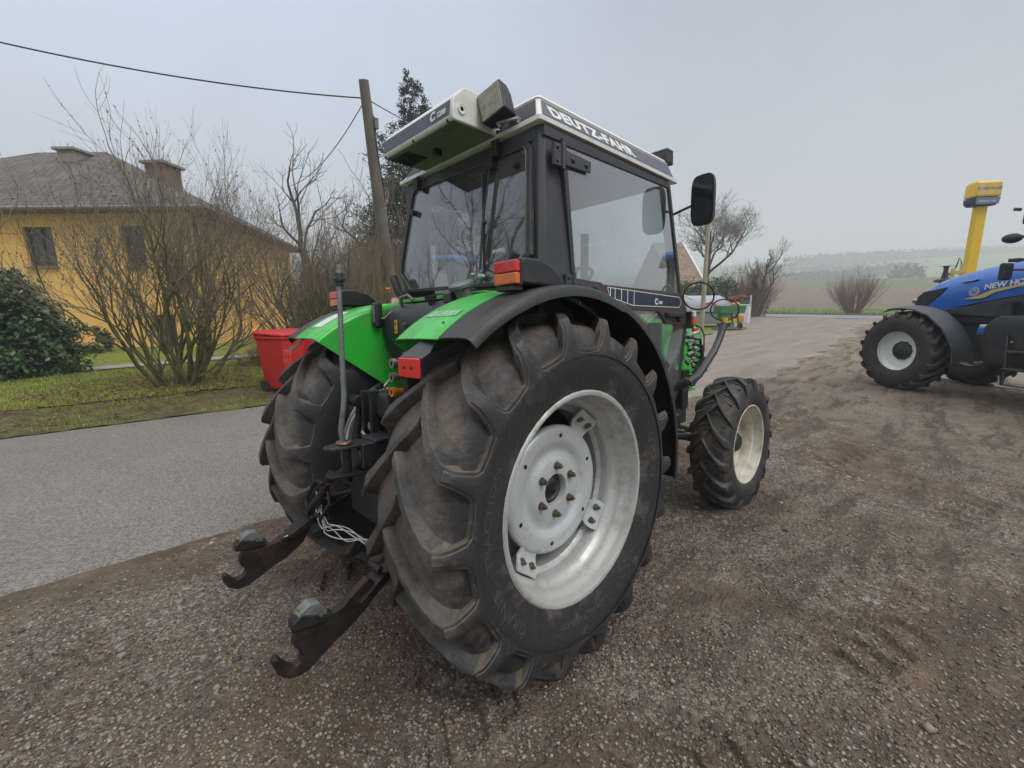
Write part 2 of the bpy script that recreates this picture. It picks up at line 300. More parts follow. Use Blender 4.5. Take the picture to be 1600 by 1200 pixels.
# ------------------------------------------------------------------ wheels
def tyre_mat(name, dusty, shoulder, base=(.024, .024, .026), dust=(.150, .122, .098)):
    """black rubber, brown dried mud on the tread and in its pockets (object space: wheel axis = y)"""
    m = bpy.data.materials.new(name); m.use_nodes = True; t = m.node_tree; n = t.nodes.new; l = t.links.new; p = t.nodes['Principled BSDF']
    tc = n('ShaderNodeTexCoord')
    nz = n('ShaderNodeTexNoise'); nz.inputs['Scale'].default_value = 5; nz.inputs['Detail'].default_value = 8; nz.inputs['Roughness'].default_value = .65; l(tc.outputs['Object'], nz.inputs['Vector'])
    n2 = n('ShaderNodeTexNoise'); n2.inputs['Scale'].default_value = 34; n2.inputs['Detail'].default_value = 9; n2.inputs['Roughness'].default_value = .7; l(tc.outputs['Object'], n2.inputs['Vector'])
    sp = n('ShaderNodeSeparateXYZ'); l(tc.outputs['Object'], sp.inputs[0])
    ab = n('ShaderNodeMath'); ab.operation = 'ABSOLUTE'; l(sp.outputs[1], ab.inputs[0])
    mr = n('ShaderNodeMapRange'); l(ab.outputs[0], mr.inputs[0]); mr.inputs[1].default_value = shoulder; mr.inputs[2].default_value = shoulder * .55; mr.inputs[3].default_value = 0.0; mr.inputs[4].default_value = dusty
    ad = n('ShaderNodeMath'); ad.operation = 'ADD'; l(nz.outputs[0], ad.inputs[0]); l(mr.outputs[0], ad.inputs[1])
    ad2 = n('ShaderNodeMath'); ad2.operation = 'MULTIPLY_ADD'; l(n2.outputs[0], ad2.inputs[0]); ad2.inputs[1].default_value = .35; l(ad.outputs[0], ad2.inputs[2])
    rr = n('ShaderNodeMapRange'); l(ad2.outputs[0], rr.inputs[0]); rr.inputs[1].default_value = .76; rr.inputs[2].default_value = 1.06; rr.inputs[4].default_value = .95
    m0 = n('ShaderNodeMix'); m0.data_type = 'RGBA'; l(n2.outputs[0], m0.inputs[0]); m0.inputs[6].default_value = (*(np.array(base) * .6), 1); m0.inputs[7].default_value = (*(np.array(base) * 1.7), 1)
    m1 = n('ShaderNodeMix'); m1.data_type = 'RGBA'; l(n2.outputs[0], m1.inputs[0]); m1.inputs[6].default_value = (*(np.array(dust) * .55), 1); m1.inputs[7].default_value = (*(np.array(dust) * 1.35), 1)
    mx = n('ShaderNodeMix'); mx.data_type = 'RGBA'; l(rr.outputs[0], mx.inputs[0]); l(m0.outputs[2], mx.inputs[6]); l(m1.outputs[2], mx.inputs[7]); geo = n('ShaderNodeNewGeometry'); pt = n('ShaderNodeMapRange'); l(geo.outputs['Pointiness'], pt.inputs[0]); pt.inputs[1].default_value = .53; pt.inputs[2].default_value = .60; pt.inputs[4].default_value = .55
    pm = n('ShaderNodeMath'); pm.operation = 'MULTIPLY'; l(pt.outputs[0], pm.inputs[0]); l(nz.outputs[0], pm.inputs[1]); m9 = n('ShaderNodeMix'); m9.data_type = 'RGBA'; l(pm.outputs[0], m9.inputs[0]); l(mx.outputs[2], m9.inputs[6]); m9.inputs[7].default_value = (.20, .175, .145, 1); l(m9.outputs[2], p.inputs['Base Color'])
    ro = n('ShaderNodeMapRange'); l(rr.outputs[0], ro.inputs[0]); ro.inputs[3].default_value = .48; ro.inputs[4].default_value = .8; l(ro.outputs[0], p.inputs['Roughness'])
    bp = n('ShaderNodeBump'); bp.inputs['Strength'].default_value = .75; bp.inputs['Distance'].default_value = .008; l(n2.outputs[0], bp.inputs['Height']); l(bp.outputs[0], p.inputs['Normal'])
    p.inputs['Specular IOR Level'].default_value = .45
    return m
M_['tyre_tread'] = tyre_mat('muddy_tread_rubber', .36, .27)
M_['tyre_lug'] = tyre_mat('worn_lug_rubber', .20, .30, base=(.028, .028, .030), dust=(.14, .12, .10))
M_['tyre_front'] = tyre_mat('black_front_rubber', .14, .22, base=(.026, .026, .028))
M_['crease'] = mat('dusty_rubber_crease', (.105, .086, .068), .85, var=.4, vs=20)
M_['hubcap'] = mat('glossy_dark_hub', (.008, .009, .014), .22, var=.3, vs=20, coat=.3)
M_['hole'] = mat('hole_black', (.004, .004, .004), .9)
M_['letter_tyre'] = mat('raised_rubber_letters', (.050, .046, .040), .7, var=.3, vs=30)

REAR = dict(R=.80, n=18, half=.232,
  carc=[(0, .757), (.06, .757), (.12, .753), (.17, .745), (.205, .732), (.226, .710), (.236, .690), (.241, .668), (.245, .650), (.252, .640), (.2645, .634), (.2655, .615), (.262, .585), (.254, .55), (.244, .51), (.236, .485), (.229, .465)],
  st=[(-.035, .755, -.035, .800, -21, .018, .026), (.015, .755, .015, .801, -16.5, .022, .032), (.065, .754, .065, .801, -12, .024, .035), (.115, .750, .115, .800, -8, .025, .037), (.160, .742, .162, .797, -4.6, .027, .040), (.200, .728, .207, .792, -1.8, .030, .042), (.222, .712, .234, .780, -.4, .032, .042),
      (.232, .694, .250, .752, 0, .029, .034), (.235, .682, .258, .722, .2, .033, .038), (.238, .668, .263, .692, .4, .038, .043), (.243, .656, .265, .662, .6, .044, .049), (.245, .651, .2655, .652, .7, .050, .055), (.247, .645, .2655, .6455, .7, .111, .1125), (.252, .636, .2655, .637, .7, .112, .1128)])
FRONT = dict(R=.565, n=17, half=.15,
  carc=[(0, .533), (.05, .532), (.10, .526), (.132, .512), (.147, .490), (.156, .46), (.162, .43), (.160, .39), (.150, .36), (.142, .342), (.138, .335)],
  st=[(-.03, .530, -.03, .563, -23, .011, .020), (.005, .530, .005, .565, -17, .014, .024), (.04, .530, .04, .565, -11.5, .015, .025), (.08, .526, .08, .563, -6.5, .017, .027), (.115, .518, .118, .558, -2.5, .020, .030), (.140, .500, .146, .545, -.5, .024, .034), (.149, .475, .158, .510, 1, .026, .034), (.155, .452, .162, .468, 2.5, .020, .028)])
NHF = dict(R=.765, n=19, half=.27,
  carc=[(0, .715), (.12, .712), (.20, .70), (.25, .675), (.275, .62), (.285, .56), (.28, .48), (.26, .42), (.25, .385)],
  st=[(-.03, .71, -.03, .765, -20, .022, .034), (.06, .71, .06, .765, -13, .026, .036), (.14, .705, .14, .762, -7, .028, .038), (.21, .69, .215, .752, -2, .032, .042), (.255, .66, .265, .725, 0, .036, .046), (.27, .62, .282, .67, 1, .03, .04)])
def tyre(name, P, side, parent, mats, seg=8, step=True, bars=False):
    mb = MB(); n = P['n']; pr = P['carc']; full = [(-y, r) for y, r in pr[:0:-1]] + list(pr)
    full = [(-pr[-1][0] + .03, pr[-1][1] - .01)] + full + [(pr[-1][0] - .03, pr[-1][1] - .01)]
    mb.lathe(full, (0, 0, 0), 1, n * seg, 0)
    rg = random.Random(3)
    for sd in (-1, 1):
        for k in range(n):
            th0 = 2 * PI * k / n + (PI / n if sd > 0 else 0)
            for layer in ((0, 1) if (step and sd == side) else (0,)):
                rows = []
                for i, (yb, rb, yt, rt, dth, wt, wb) in enumerate(P['st']):
                    if layer and i < 6: continue
                    a = th0 + R(dth); jit = 1 + .05 * (rg.random() - .5)
                    if layer: wt = max(wt - .013, .008) if i < 11 else wt; wb = wt + .002; yt += .0055; rt += .001 if i < 8 else (-.014 if i > 10 else 0); rb -= .008 if i > 10 else 0
                    wt *= jit
                    base = Vector((0, yb, rb)); top = Vector((0, yt, rt)); row = []
                    if i < 7:  # carry the base below the carcass
                        base = base - (top - base).normalized() * .006
                    for w, f in ((-wb, 0), (-wt - .003, .80), (-wt, .95), (-wt + .004, 1), (0, 1.0), (wt - .004, 1), (wt, .95), (wt + .003, .80), (wb, 0)):
                        q = base.lerp(top, f); ang = a + w / q.z
                        row.append((q.z * math.cos(ang), sd * q.y, q.z * math.sin(ang)))
                    rows.append(row)
                G = np.array(rows)
                if side > 0: pass
                nr_, nc_ = G.shape[:2]; base_n = len(mb.f); mb.grid(G, 1)
                for q_i in range(nr_ - 1):
                    for c_i in range(nc_ - 1):
                        if q_i >= 6 - (6 if layer else 0) and (c_i < 2 or c_i > nc_ - 4) and len(mats) > 2: mb.m[base_n + q_i * (nc_ - 1) + c_i] = 2
                mb.add(G[0], [tuple(range(len(G[0])))], 1)
                if bars and layer == 0:
                    pass
            if bars:  # short ribs between the bars
                for yy, rr_, dd in ((.05, .532, -3.5), (.10, .524, 5.5)):
                    a = th0 + R(dd)
                    c = Vector((rr_ * math.cos(a), sd * yy, rr_ * math.sin(a))); tdir = Vector((-math.sin(a), 0, math.cos(a))); ax = Vector((0, sd, 0))
                    d = (ax * .8 + tdir * .5).normalized(); mb.bar(c - d * .03, c + d * .03, .012, .014, up=(math.cos(a), 0, math.sin(a)), mi=1)
    return mb.build(name, mats, parent, smooth=27)
def bolt_head(mb, p, ax, r=.013, h=.016, mi=0, n=6):
    p = Vector(p); a = Vector(ax).normalized(); mb.tube([p, p + a * h], r, n, mi); mb.tube([p + a * h, p + a * (h + .012)], r * .55, 8, mi)
def curved_text(body, size, rad, a_mid, yface, side, parent, mat_, sx=1.0, bold=.0, name='sidewall_lettering'):
    """letters standing round a sidewall; a_mid = angle of the middle, in the x-z plane"""
    cu = bpy.data.curves.new('t', 'FONT'); cu.body = body; cu.size = size; cu.extrude = .0024; cu.offset = bold; cu.align_x = 'CENTER'; cu.resolution_u = 2; cu.space_character = 1.15
    t = bpy.data.objects.new('t', cu); COL.objects.link(t); me = bpy.data.meshes.new_from_object(t.evaluated_get(bpy.context.evaluated_depsgraph_get())); bpy.data.objects.remove(t)
    for v in me.vertices:
        x, y, z = v.co; x *= sx; r = rad + y
        # seen from -y the x axis runs to the right (x forward); text runs clockwise
        a = a_mid - x / rad * (1 if side < 0 else -1)
        v.co = (r * math.cos(a), side * (yface(r) + z), r * math.sin(a))
    me.materials.clear(); me.materials.append(mat_); o = bpy.data.objects.new(name, me); COL.objects.link(o); o.parent = parent
    return o
def empty_part(name, parent, M):
    o = bpy.data.objects.new(name, None); COL.objects.link(o); o.parent = parent; o.matrix_local = M; o.empty_display_size = .1; return o
def rear_wheel(parent, c, side, spin=0.0, detail=True):
    w = empty_part('rear_wheel', parent, Matrix.Translation(c) @ Matrix.Rotation(spin, 4, 'Y'))
    ty = tyre('tyre', REAR, side, w, [M_['tyre_tread'], M_['tyre_lug'], M_['crease']])
    s = side
    mb = MB()
    prof = [(.222, .470), (.233, .466), (.238, .458), (.236, .449), (.226, .446), (.205, .444), (.188, .440), (.172, .430), (.150, .424), (.128, .420), (.118, .408), (.108, .398), (.080, .394), (.055, .388), (.048, .376), (.04, .368), (-.02, .366), (-.07, .372), (-.10, .39), (-.15, .42), (-.20, .445), (-.236, .449), (-.238, .458), (-.222, .470)]
    mb.lathe([(s * y, r) for y, r in prof], ax=1, n=96)
    mb.lathe([(s * y, r + .006) for y, r in prof[1:-1]], ax=1, n=48)
    rim = mb.build('rim', M_['rim'], w, smooth=40)
    if detail:
        mb = MB()  # pressed disc with a raised middle and a hub hole
        dp = [(.02, .280), (.045, .296), (.066, .298), (.078, .290), (.083, .27), (.084, .235), (.080, .215), (.066, .198), (.060, .185), (.062, .165), (.074, .150), (.080, .135), (.081, .074), (.070, .070), (.05, .070)]
        mb.lathe([(s * y, r) for y, r in dp], ax=1, n=72)
        dsc = mb.build('wheel_disc', M_['rim_disc'], w, smooth=45)
        for k in range(6):
            mb = MB(); a = R(8 + 60 * k + 15); mb.lathe([(s * .0845, .0001), (s * .0845, .010)], (.250 * math.cos(a), 0, .250 * math.sin(a)), 1, 14); mb.build('disc_hole', M_['hole'], dsc)
        mb = MB(); mb.lathe([(s * .066, .0001), (s * .064, .03), (s * .056, .055), (s * .045, .066), (s * .040, .075), (s * -.05, .14)], ax=1, n=32); mb.build('hub', M_['hubcap'], w, smooth=40)
        for k in range(6):
            a = R(27 + 60 * k); mb = MB(); bolt_head(mb, (.112 * math.cos(a), s * .080, .112 * math.sin(a)), (0, s, 0), .0145, .022, n=6)
            mb.disc((.112 * math.cos(a), s * .082, .112 * math.sin(a)), .019, 1, .004, 14); mb.build('wheel_nut', M_['bolt'], w, smooth=30)
        for k in range(4):
            a = R(56 - 91 * k) if s < 0 else R(45 + 90 * k)
            mb = MB(); u = Vector((math.cos(a), 0, math.sin(a))); t = Vector((-math.sin(a), 0, math.cos(a)))
            pts = [(.255, .040, .075), (.300, .055, .070), (.325, .066, .074), (.345, .072, .090), (.372, .070, .102), (.385, .064, .106), (.388, .062, .085)]
            G = np.array([[tuple(u * r + t * q * hw + Vector((0, s * (yy + (.006 if abs(q) > .9 else 0)), 0))) for q in (-1, -.93, -.5, 0, .5, .93, 1)] for r, hw, yy in pts])
            nr = np.zeros_like(G); nr[..., 1] = s
            mb.slab(G, nr, .010)
            br = mb.build('rim_bracket', M_['rim_disc'], w, smooth=35)
            mb = MB()
            for q in (-.035, .035):
                p = u * .345 + t * q + Vector((0, s * .088, 0)); bolt_head(mb, p, (0, s, 0), .0135, .012)
                mb.disc(p, .018, 1, .005, 14)
            mb.build('bracket_bolts', M_['bolt'], br, smooth=30)
        yf = lambda r: float(np.interp(r, [.485, .51, .55, .585, .615, .634], [.236, .244, .254, .262, .2655, .2645])) - .0012
        for body, size, rad, a, sx in (('480/65 R34', .042, .568, 58, 1.5), ('TRACTION', .052, .548, 172, 1.25), ('GRANIT', .058, .545, 214, 1.1), ('ultor', .075, .540, 318 + 50, 1.5), ('RADIAL TUBELESS', .028, .530, 270, 1.3)):
            if s < 0: curved_text(body, size, rad, R(a) - spin * 0, yf, s, ty, M_['letter_tyre'], sx, .001)
    return w
def front_wheel(parent, c, side, steer=0.0):
    w = empty_part('front_wheel', parent, Matrix.Translation(c) @ Matrix.Rotation(steer, 4, 'Z'))
    tyre('tyre', FRONT, side, w, [M_['tyre_front'], M_['tyre_front']], step=False, bars=True)
    s = side; mb = MB()
    prof = [(.132, .342), (.142, .338), (.144, .330), (.138, .323), (.120, .321), (.100, .312), (.070, .306), (.062, .292), (.045, .286), (.0, .284), (-.06, .286), (-.10, .305), (-.135, .322), (-.143, .332), (-.132, .342)]
    mb.lathe([(s * y, r) for y, r in prof], ax=1, n=72); mb.build('rim', M_['rim_cream'], w, smooth=40)
    mb = MB(); mb.lathe([(s * y, r) for y, r in ((-.02, .285), (-.03, .26), (-.02, .20), (.0, .14), (.0, .07), (.015, .0001))], ax=1, n=48); mb.build('wheel_disc', M_['rim_cream'], w, smooth=45)
    mb = MB(); mb.lathe([(s * .06, .0001), (s * .06, .06), (s * .03, .085), (0, .09)], ax=1, n=24); mb.build('hub', M_['iron'], w, smooth=40)
    for k in range(6):
        a = R(60 * k + 10); mb = MB(); bolt_head(mb, (.11 * math.cos(a), s * .002, .11 * math.sin(a)), (0, s, 0), .013, .016); mb.build('wheel_nut', M_['bolt'], w, smooth=30)
    return w

# ------------------------------------------------------------------ the green tractor
MT = Matrix(((.9988, -.0016, .0489, 0), (-.0011, .9986, .0536, 0), (-.0489, -.0536, .9974, 0), (0, 0, 0, 1)))
q_ = MT.to_quaternion(); MT = Matrix.Translation((0, 0, -0.008)) @ q_.to_matrix().to_4x4()
T = empty('tractor', MT)
tag(T, 'green farm tractor with black cab and white roof box, seen from behind in the yard', 'tractor')
ZA = .795
WR = rear_wheel(T, (0, -.705, ZA), -1, 0.0)
WL = rear_wheel(T, (0, .705, ZA), 1, .1)
front_wheel(T, (2.50, -.655, .545), -1, R(-1)); front_wheel(T, (2.50, .655, .545), 1, R(-1))
# chassis
mb = MB(); mb.cyl((0, -.62, ZA), (0, .62, ZA), .105, 20); mb.cyl((0, -.47, ZA), (0, -.36, ZA), .17, 24); mb.cyl((0, .36, ZA), (0, .47, ZA), .17, 24); mb.build('rear_axle', M_['iron'], T, smooth=40)
mb = MB(); mb.box((.25, 0, .86), (1.15, .46, .50)); mb.box((1.2, 0, .84), (.9, .36, .40)); mb.box((1.9, 0, .80), (.9, .40, .46)); mb.cyl((-.42, 0, .74), (-.30, 0, .74), .16, 24); mb.box((-.30, 0, 1.14), (.26, .34, .14))
mb.build('gearbox_housing', M_['iron'], T, bevel=.03)
mb = MB(); mb.cyl((2.48, -.52, .56), (2.48, .52, .56), .07, 16); mb.box((2.48, 0, .56), (.22, .30, .2)); mb.cyl((2.48, -.54, .56), (2.48, -.44, .56), .12, 20); mb.cyl((2.48, .54, .56), (2.48, .44, .56), .12, 20); mb.box((2.45, 0, .72), (.5, .3, .2))
mb.build('front_axle', M_['black_paint'], T, bevel=.012)
mb = MB(); mb.cyl((2.26, -.48, .60), (2.26, .1, .62), .018, 10); mb.cyl((2.26, -.34, .605), (2.26, -.12, .615), .034, 12); mb.build('steering_ram', M_['steel'], T, smooth=40)
mb = MB(); mb.tube([(1.52, -.30, .86), (1.75, -.52, .86)], .022, 10); mb.tube([(1.55, -.30, .74), (1.95, -.46, .66), (2.3, -.5, .6)], .02, 10); mb.box((1.56, -.42, .92), (.16, .20, .05)); mb.box((1.50, -.40, .80), (.05, .22, .34)); mb.build('front_bracket', M_['black_paint'], T, bevel=.006)

# ---- fenders
def arc_pt(a, r, y): return (r * math.cos(a), y, ZA + r * math.sin(a))
def fender(side):
    s = side
    A = np.linspace(R(130.5), R(74), 26); n_of = lambda a: np.array([math.cos(a), 0, math.sin(a)])
    ys = [-.42, -.425, -.44, -.47, -.55, -.65, -.74]; dr = [-.020, -.006, .006, .012, .014, .014, .012]
    G = np.array([[arc_pt(a, .892 + d + .012 * math.sin((a - R(74)) * 1.6), -s * y) for y, d in zip(ys, dr)] for a in A]); NR = np.array([[n_of(a)] * len(ys) for a in A])
    mb = MB(); mb.slab(G, NR, .006)
    # inner side panel closing the arch next to the tank
    top = [arc_pt(a, .875 + .012 * math.sin((a - R(74)) * 1.6), 0) for a in A]
    P = [(p[0], p[2]) for p in top] + [(.25, 1.30), (.15, 1.02), (-.05, 1.06), (-.132, 1.162)]
    lo, hi = sorted((s * .4215, s * .4155)); mb.prism(P, 1, lo, hi)
    f = mb.build('rear_fender', M_['green'], T, smooth=32)
    # wide black rubber extension with a rolled lip, going round to the front
    A = np.concatenate([np.linspace(R(130), R(70), 40), np.linspace(R(68.5), R(-8), 44)])
    rows = []
    for a in A:
        d = math.degrees(a); yin = .742 if d > 75 else float(np.interp(d, [-8, 60, 75], [.72, .70, .742]))
        rr = .900 + .012 * math.sin((max(a, R(74)) - R(74)) * 1.6) + (.010 if d < 70 else .0)
        yo = .935 - .02 * smooth(110, 130, d)
        rows.append([arc_pt(a, rr + q, s * y) for y, q in ((yin, .0), (yin + .06, .004), (yo - .05, .004), (yo - .015, .0), (yo, -.012), (yo + .003, -.045))])
    G = np.array(rows); NR = np.array([[n_of(a)] * 6 for a in A]); NR[:, 4:, :] = (0, s, 0); NR[:, 4, :] = .7 * NR[:, 4, :] + .7 * np.array([n_of(a) for a in A])
    mb = MB(); mb.slab(G, NR, .009); ex = mb.build('fender_extension', M_['black_plastic'], T, smooth=50)
    # dark inner arch wall and arch roof
    mb = MB(); A2 = np.linspace(R(100), R(-8), 30)
    G = np.array([[arc_pt(a, .885, s * y) for y in (.60, .72)] for a in A2]); NR = np.array([[n_of(a)] * 2 for a in A2]); mb.slab(G, NR, .006)
    P = [(.885 * math.cos(a), ZA + .885 * math.sin(a)) for a in A2] + [(.70, .60), (.2, .95), (.05, 1.25)]
    lo, hi = sorted((s * .60, s * .606)); mb.prism(P, 1, lo, hi); mb.build('wheel_arch', M_['black_plastic'], T, smooth=40)
    return f, ex
for s in (-1, 1):
    f, ex = fender(s)
    # tail lamp: black pod on the fender, red over orange lens
    mb = MB(); P = [(-.30, 1.695), (-.30, 1.782), (-.28, 1.793), (-.20, 1.795), (-.12, 1.775), (-.06, 1.735), (-.03, 1.69)]
    lo, hi = sorted((s * .74, s * .875)); mb.prism(P, 1, lo, hi); pod = mb.build('tail_lamp', M_['black_plastic'], T, bevel=.012)
    mb = MB(); mb.box((-.308, s * .806, 1.760), (.032, .124, .044)); mb.build('red_lens', M_['red_lens'], pod, bevel=.006)
    mb = MB(); mb.box((-.308, s * .806, 1.7145), (.032, .124, .044)); mb.build('orange_lens', M_['orange_lens'], pod, bevel=.006)
    mb = MB(); mb.box((-.294, s * .806, 1.737), (.012, .134, .100)); mb.box((-.29, s * .80, 1.68), (.05, .10, .02)); mb.build('lamp_frame', M_['black_plastic'], pod, bevel=.004)
    # red reflector on a flat black arm
    mb = MB(); G = np.array([[(-.50, s * .665, 1.548), (-.49, s * .70, 1.545)], [(-.585, s * .625, 1.487), (-.575, s * .70, 1.480)], [(-.625, s * .60, 1.452), (-.615, s * .725, 1.445)], [(-.660, s * .592, 1.428), (-.655, s * .728, 1.424)]])
    NR = np.zeros_like(G); NR[..., 2] = .8; NR[..., 0] = -.5; mb.slab(G, NR, .006); arm = mb.build('reflector_arm', M_['black_paint'], T, bevel=.002)
    mb = MB(); bolt_head(mb, (-.515, s * .678, 1.537), (-.3, 0, 1), .009, .007); mb.build('arm_bolt', M_['bolt'], arm)
    mb = MB(); mb.box((-.662, s * .660, 1.389), (.012, .142, .072)); rf = mb.build('reflector', M_['red_refl'], T, bevel=.008)
    mb = MB(); mb.disc((-.669, s * .635, 1.389), .005, 0, .004, 10); mb.disc((-.669, s * .685, 1.389), .005, 0, .004, 10); mb.build('rivets', M_['iron'], rf)
# stickers on the fender crowns
def fender_patch(name, m, s, a0, a1, y0, y1):
    A = np.linspace(R(a0), R(a1), 8); G = np.array([[arc_pt(a, .9075 + .012 * math.sin((a - R(74)) * 1.6), s * y) for y in (y0, y1)] for a in A]); mb = MB(); mb.grid(G); return mb.build(name, m, T, smooth=60)
fender_patch('fender_sticker', M_['white_sticker'], 1, 124, 112, .52, .66)
fender_patch('fender_sticker', mat('faded_sticker', (.20, .42, .22), .5, var=.5, vs=60), -1, 121.5, 118.5, .50, .70)
mb = MB(); A = np.linspace(R(100), R(93), 6); mb.grid(np.array([[arc_pt(a, .9175, -y) for y in (.76, .87)] for a in A])); mb.build('rust_patch', mat('orange_rust_smear', (.22, .055, .03), .45, var=.5, vs=12), T, smooth=60)
# tank between the fenders
M_['tank'] = mat('dusty_black_tank', (.020, .021, .026), .5, var=.3, vs=5, dirt=(.085, .085, .10), da=.38, ds=3.2, dd=11, bump=.25, bs=40)
mb = MB(); P = [(-.05, 1.28), (-.14, 1.345), (-.185, 1.43), (-.205, 1.53), (-.20, 1.60), (-.17, 1.655), (-.12, 1.682), (-.02, 1.69), (.06, 1.69), (.06, 1.15), (-.02, 1.20)]
mb.prism(P, 1, -.413, .413); tank = mb.build('fuel_tank', M_['tank'], T, bevel=.022, bseg=3)
mb = MB(); mb.box((-.035, .0, 1.706), (.10, .825, .020)); mb.build('cross_panel', M_['green'], T, bevel=.004)
mb = MB(); mb.lathe([(-.05, .036), (0, .040), (.0, .056), (.006, .062), (.020, .064), (.028, .056), (.030, .0001)], (0, 0, 0), 2, 36)
v = mb.v[-1]; rot = np.array(Matrix.Rotation(R(-20), 3, 'Y')); mb.v[-1] = (v @ rot.T) + np.array((-.150, -.315, 1.728)); fc = mb.build('filler_cap', M_['zinc'], T, smooth=35)
mb = MB(); mb.box((-.13, -.24, 1.685), (.12, .07, .05)); mb.build('filler_bracket', M_['black_paint'], T, bevel=.008)
mb = MB(); mb.cyl((-.145, -.045, 1.67), (-.150, -.045, 1.695), .020, 14); mb.cyl((-.150, -.045, 1.69), (-.154, -.045, 1.712), .032, 8); mb.build('breather_cap', M_['rusty'], T, smooth=35)
mb = MB(); mb.tube([(-.150, .25, 1.66), (-.165, .245, 1.715), (-.14, .20, 1.73), (-.12, .18, 1.70)], .011, 8); mb.build('lifting_eye', M_['bolt'], T, smooth=50)
mb = MB(); mb.box((-.2075, .232, 1.552), (.003, .030, .076)); st = mb.build('warning_sticker', M_['label_yel'], T)
mb = MB(); mb.prism([(.222, 1.562), (.242, 1.562), (.232, 1.582)], 0, -.2105, -.2092); mb.box((-.2098, .232, 1.537), (.001, .018, .003)); mb.box((-.2098, .232, 1.530), (.001, .018, .003)); mb.build('warning_sign', M_['black_plastic'], st)
mb = MB(); bolt_head(mb, (-.205, .135, 1.560), (-1, 0, 0), .010, .010); mb.disc((-.208, .135, 1.560), .016, 0, .006, 12); mb.build('tank_bolt', M_['bolt'], T, smooth=30)
mb = MB(); mb.box((-.235, .395, 1.622), (.05, .06, .150)); nl = mb.build('number_plate_lamp', M_['black_plastic'], T, bevel=.016)
mb = MB(); mb.box((-.262, .395, 1.626), (.008, .036, .100)); mb.build('lamp_lens', mat('dim_lens', (.12, .085, .075), .2, coat=.5), nl, bevel=.004)
mb = MB(); mb.tube([(-.225, .36, 1.60), (-.24, .30, 1.60), (-.21, .26, 1.64)], .007, 8); mb.build('lamp_wire', M_['steel'], T, smooth=50)

# ---- cab: built from a corner table in the tractor frame
ZB, ZT = 1.745, 2.475           # sill and roof rail heights
def cabpt(x, y, z): return (x, y, z)
RB, RTp = .060, .135            # x of the rear frame at the sill and at the top
mb = MB()
for s in (-1, 1):
    # rear pillar, wide, standing between rear window and door
    G = []
    for z, x0, x1, y in ((1.40, .07, .30, .62), (1.66, .07, .315, .635), (ZB, .075, .305, .635), (2.10, .095, .262, .622), (ZT - .003, .118, .228, .602)):
        G.append([(x0, s * (y - .075), z), (x0 - .004, s * (y - .02), z), (x0 + .02, s * y, z), (x1, s * y, z), (x1, s * (y - .06), z), (x0 + .02, s * (y - .075), z)])
    G = np.array(G); mb.grid(G, closed=True)
    # front pillar
    mb.bar((1.585, s * .60, 1.30), (1.30, s * .585, ZT), .045, .05, up=(0, 1, 0))
    mb.bar((.12, s * .59, ZT - .032), (1.31, s * .585, ZT - .032), .05, .05, up=(0, 0, 1))
    mb.bar((.30, s * .62, 1.725), (1.50, s * .61, 1.71), .03, .03, up=(0, 0, 1))
    mb.bar((1.585, s * .60, 1.66), (1.20, s * .60, .70), .06, .05, up=(0, 1, 0))
mb.bar((RTp, -.56, ZT - .036), (RTp, .56, ZT - .036), .05, .06); mb.bar((.10, -.60, 1.70), (.10, .60, 1.70), .10, .09)
mb.bar((1.31, -.58, ZT), (1.31, .58, ZT), .05, .05); mb.bar((1.50, -.6, 1.66), (1.50, .6, 1.66), .05, .05)
frame_o = mb.build('cab_frame', M_['frame_grey'], T, bevel=.006)
mb = MB(); mb.box((.80, 0, 1.13), (1.25, 1.12, .04)); mb.box((.16, 0, 1.35), (.05, 1.1, .62)); mb.box((1.52, 0, 1.32), (.05, .96, .5)); mb.build('cab_floor', M_['black_plastic'], T, bevel=.01)
# rear window: octagonal frame with a glass pane, hinged at the top
def rearx(z): return RB - .022 + (RTp - RB) * (z - ZB) / (ZT - ZB)
W8 = [(-.53, 2.405), (.49, 2.425), (.515, 2.405), (.605, 1.985), (.612, 1.90), (.475, 1.775), (-.445, 1.745), (-.595, 1.875), (-.55, 2.38)]
def ring8(sc, dx):
    cy, cz = 0.0, 2.09; return [(rearx(z) - dx, cy + (y - cy) * sc, cz + (z - cz) * sc) for y, z in W8]
mb = MB(); A_, B_ = ring8(1.0, .012), ring8(.955, .012); C_, D_ = ring8(1.0, -.015), ring8(.955, -.015)
mb.grid(np.array([A_, B_, D_, C_, A_]), closed=True); rw = mb.build('rear_window', M_['black_paint'], T, bevel=.002)
mb = MB(); mb.add(ring8(.965, .0), [tuple(range(len(W8)))]); mb.build('pane', M_['glass_rear'], rw)
mb = MB()  # rubber seal line, lighter grey
A_, B_, C_ = ring8(.958, .014), ring8(.945, .014), ring8(.952, .018); mb.grid(np.array([A_, C_, B_]), closed=True); mb.build('seal', mat('grey_rubber_seal', (.11, .11, .11), .6), rw, smooth=60)
mb = MB()
for y, z in ((-.33, 2.425), (.40, 2.43)): mb.box((rearx(z) - .03, y, z), (.035, .03, .07)); mb.cyl((rearx(z) - .04, y - .025, z + .03), (rearx(z) - .04, y + .025, z + .03), .011, 8)
mb.build('window_hinges', M_['iron'], rw, bevel=.003)
mb = MB()
for y, z in ((-.46, 2.32), (.46, 2.27)): mb.disc((rearx(z) - .018, y, z), .018, 0, .03, 14)
mb.build('window_knob', M_['black_plastic'], rw, smooth=30)
wz = 1.80
mb = MB(); mb.ball((rearx(wz) - .025, -.262, wz), .020, 8, sc=(1.2, 1.5, .9)); mb.ball((rearx(wz) - .05, -.225, wz + .012), .013, 8); mb.build('window_latch', M_['steel'], rw, smooth=60)
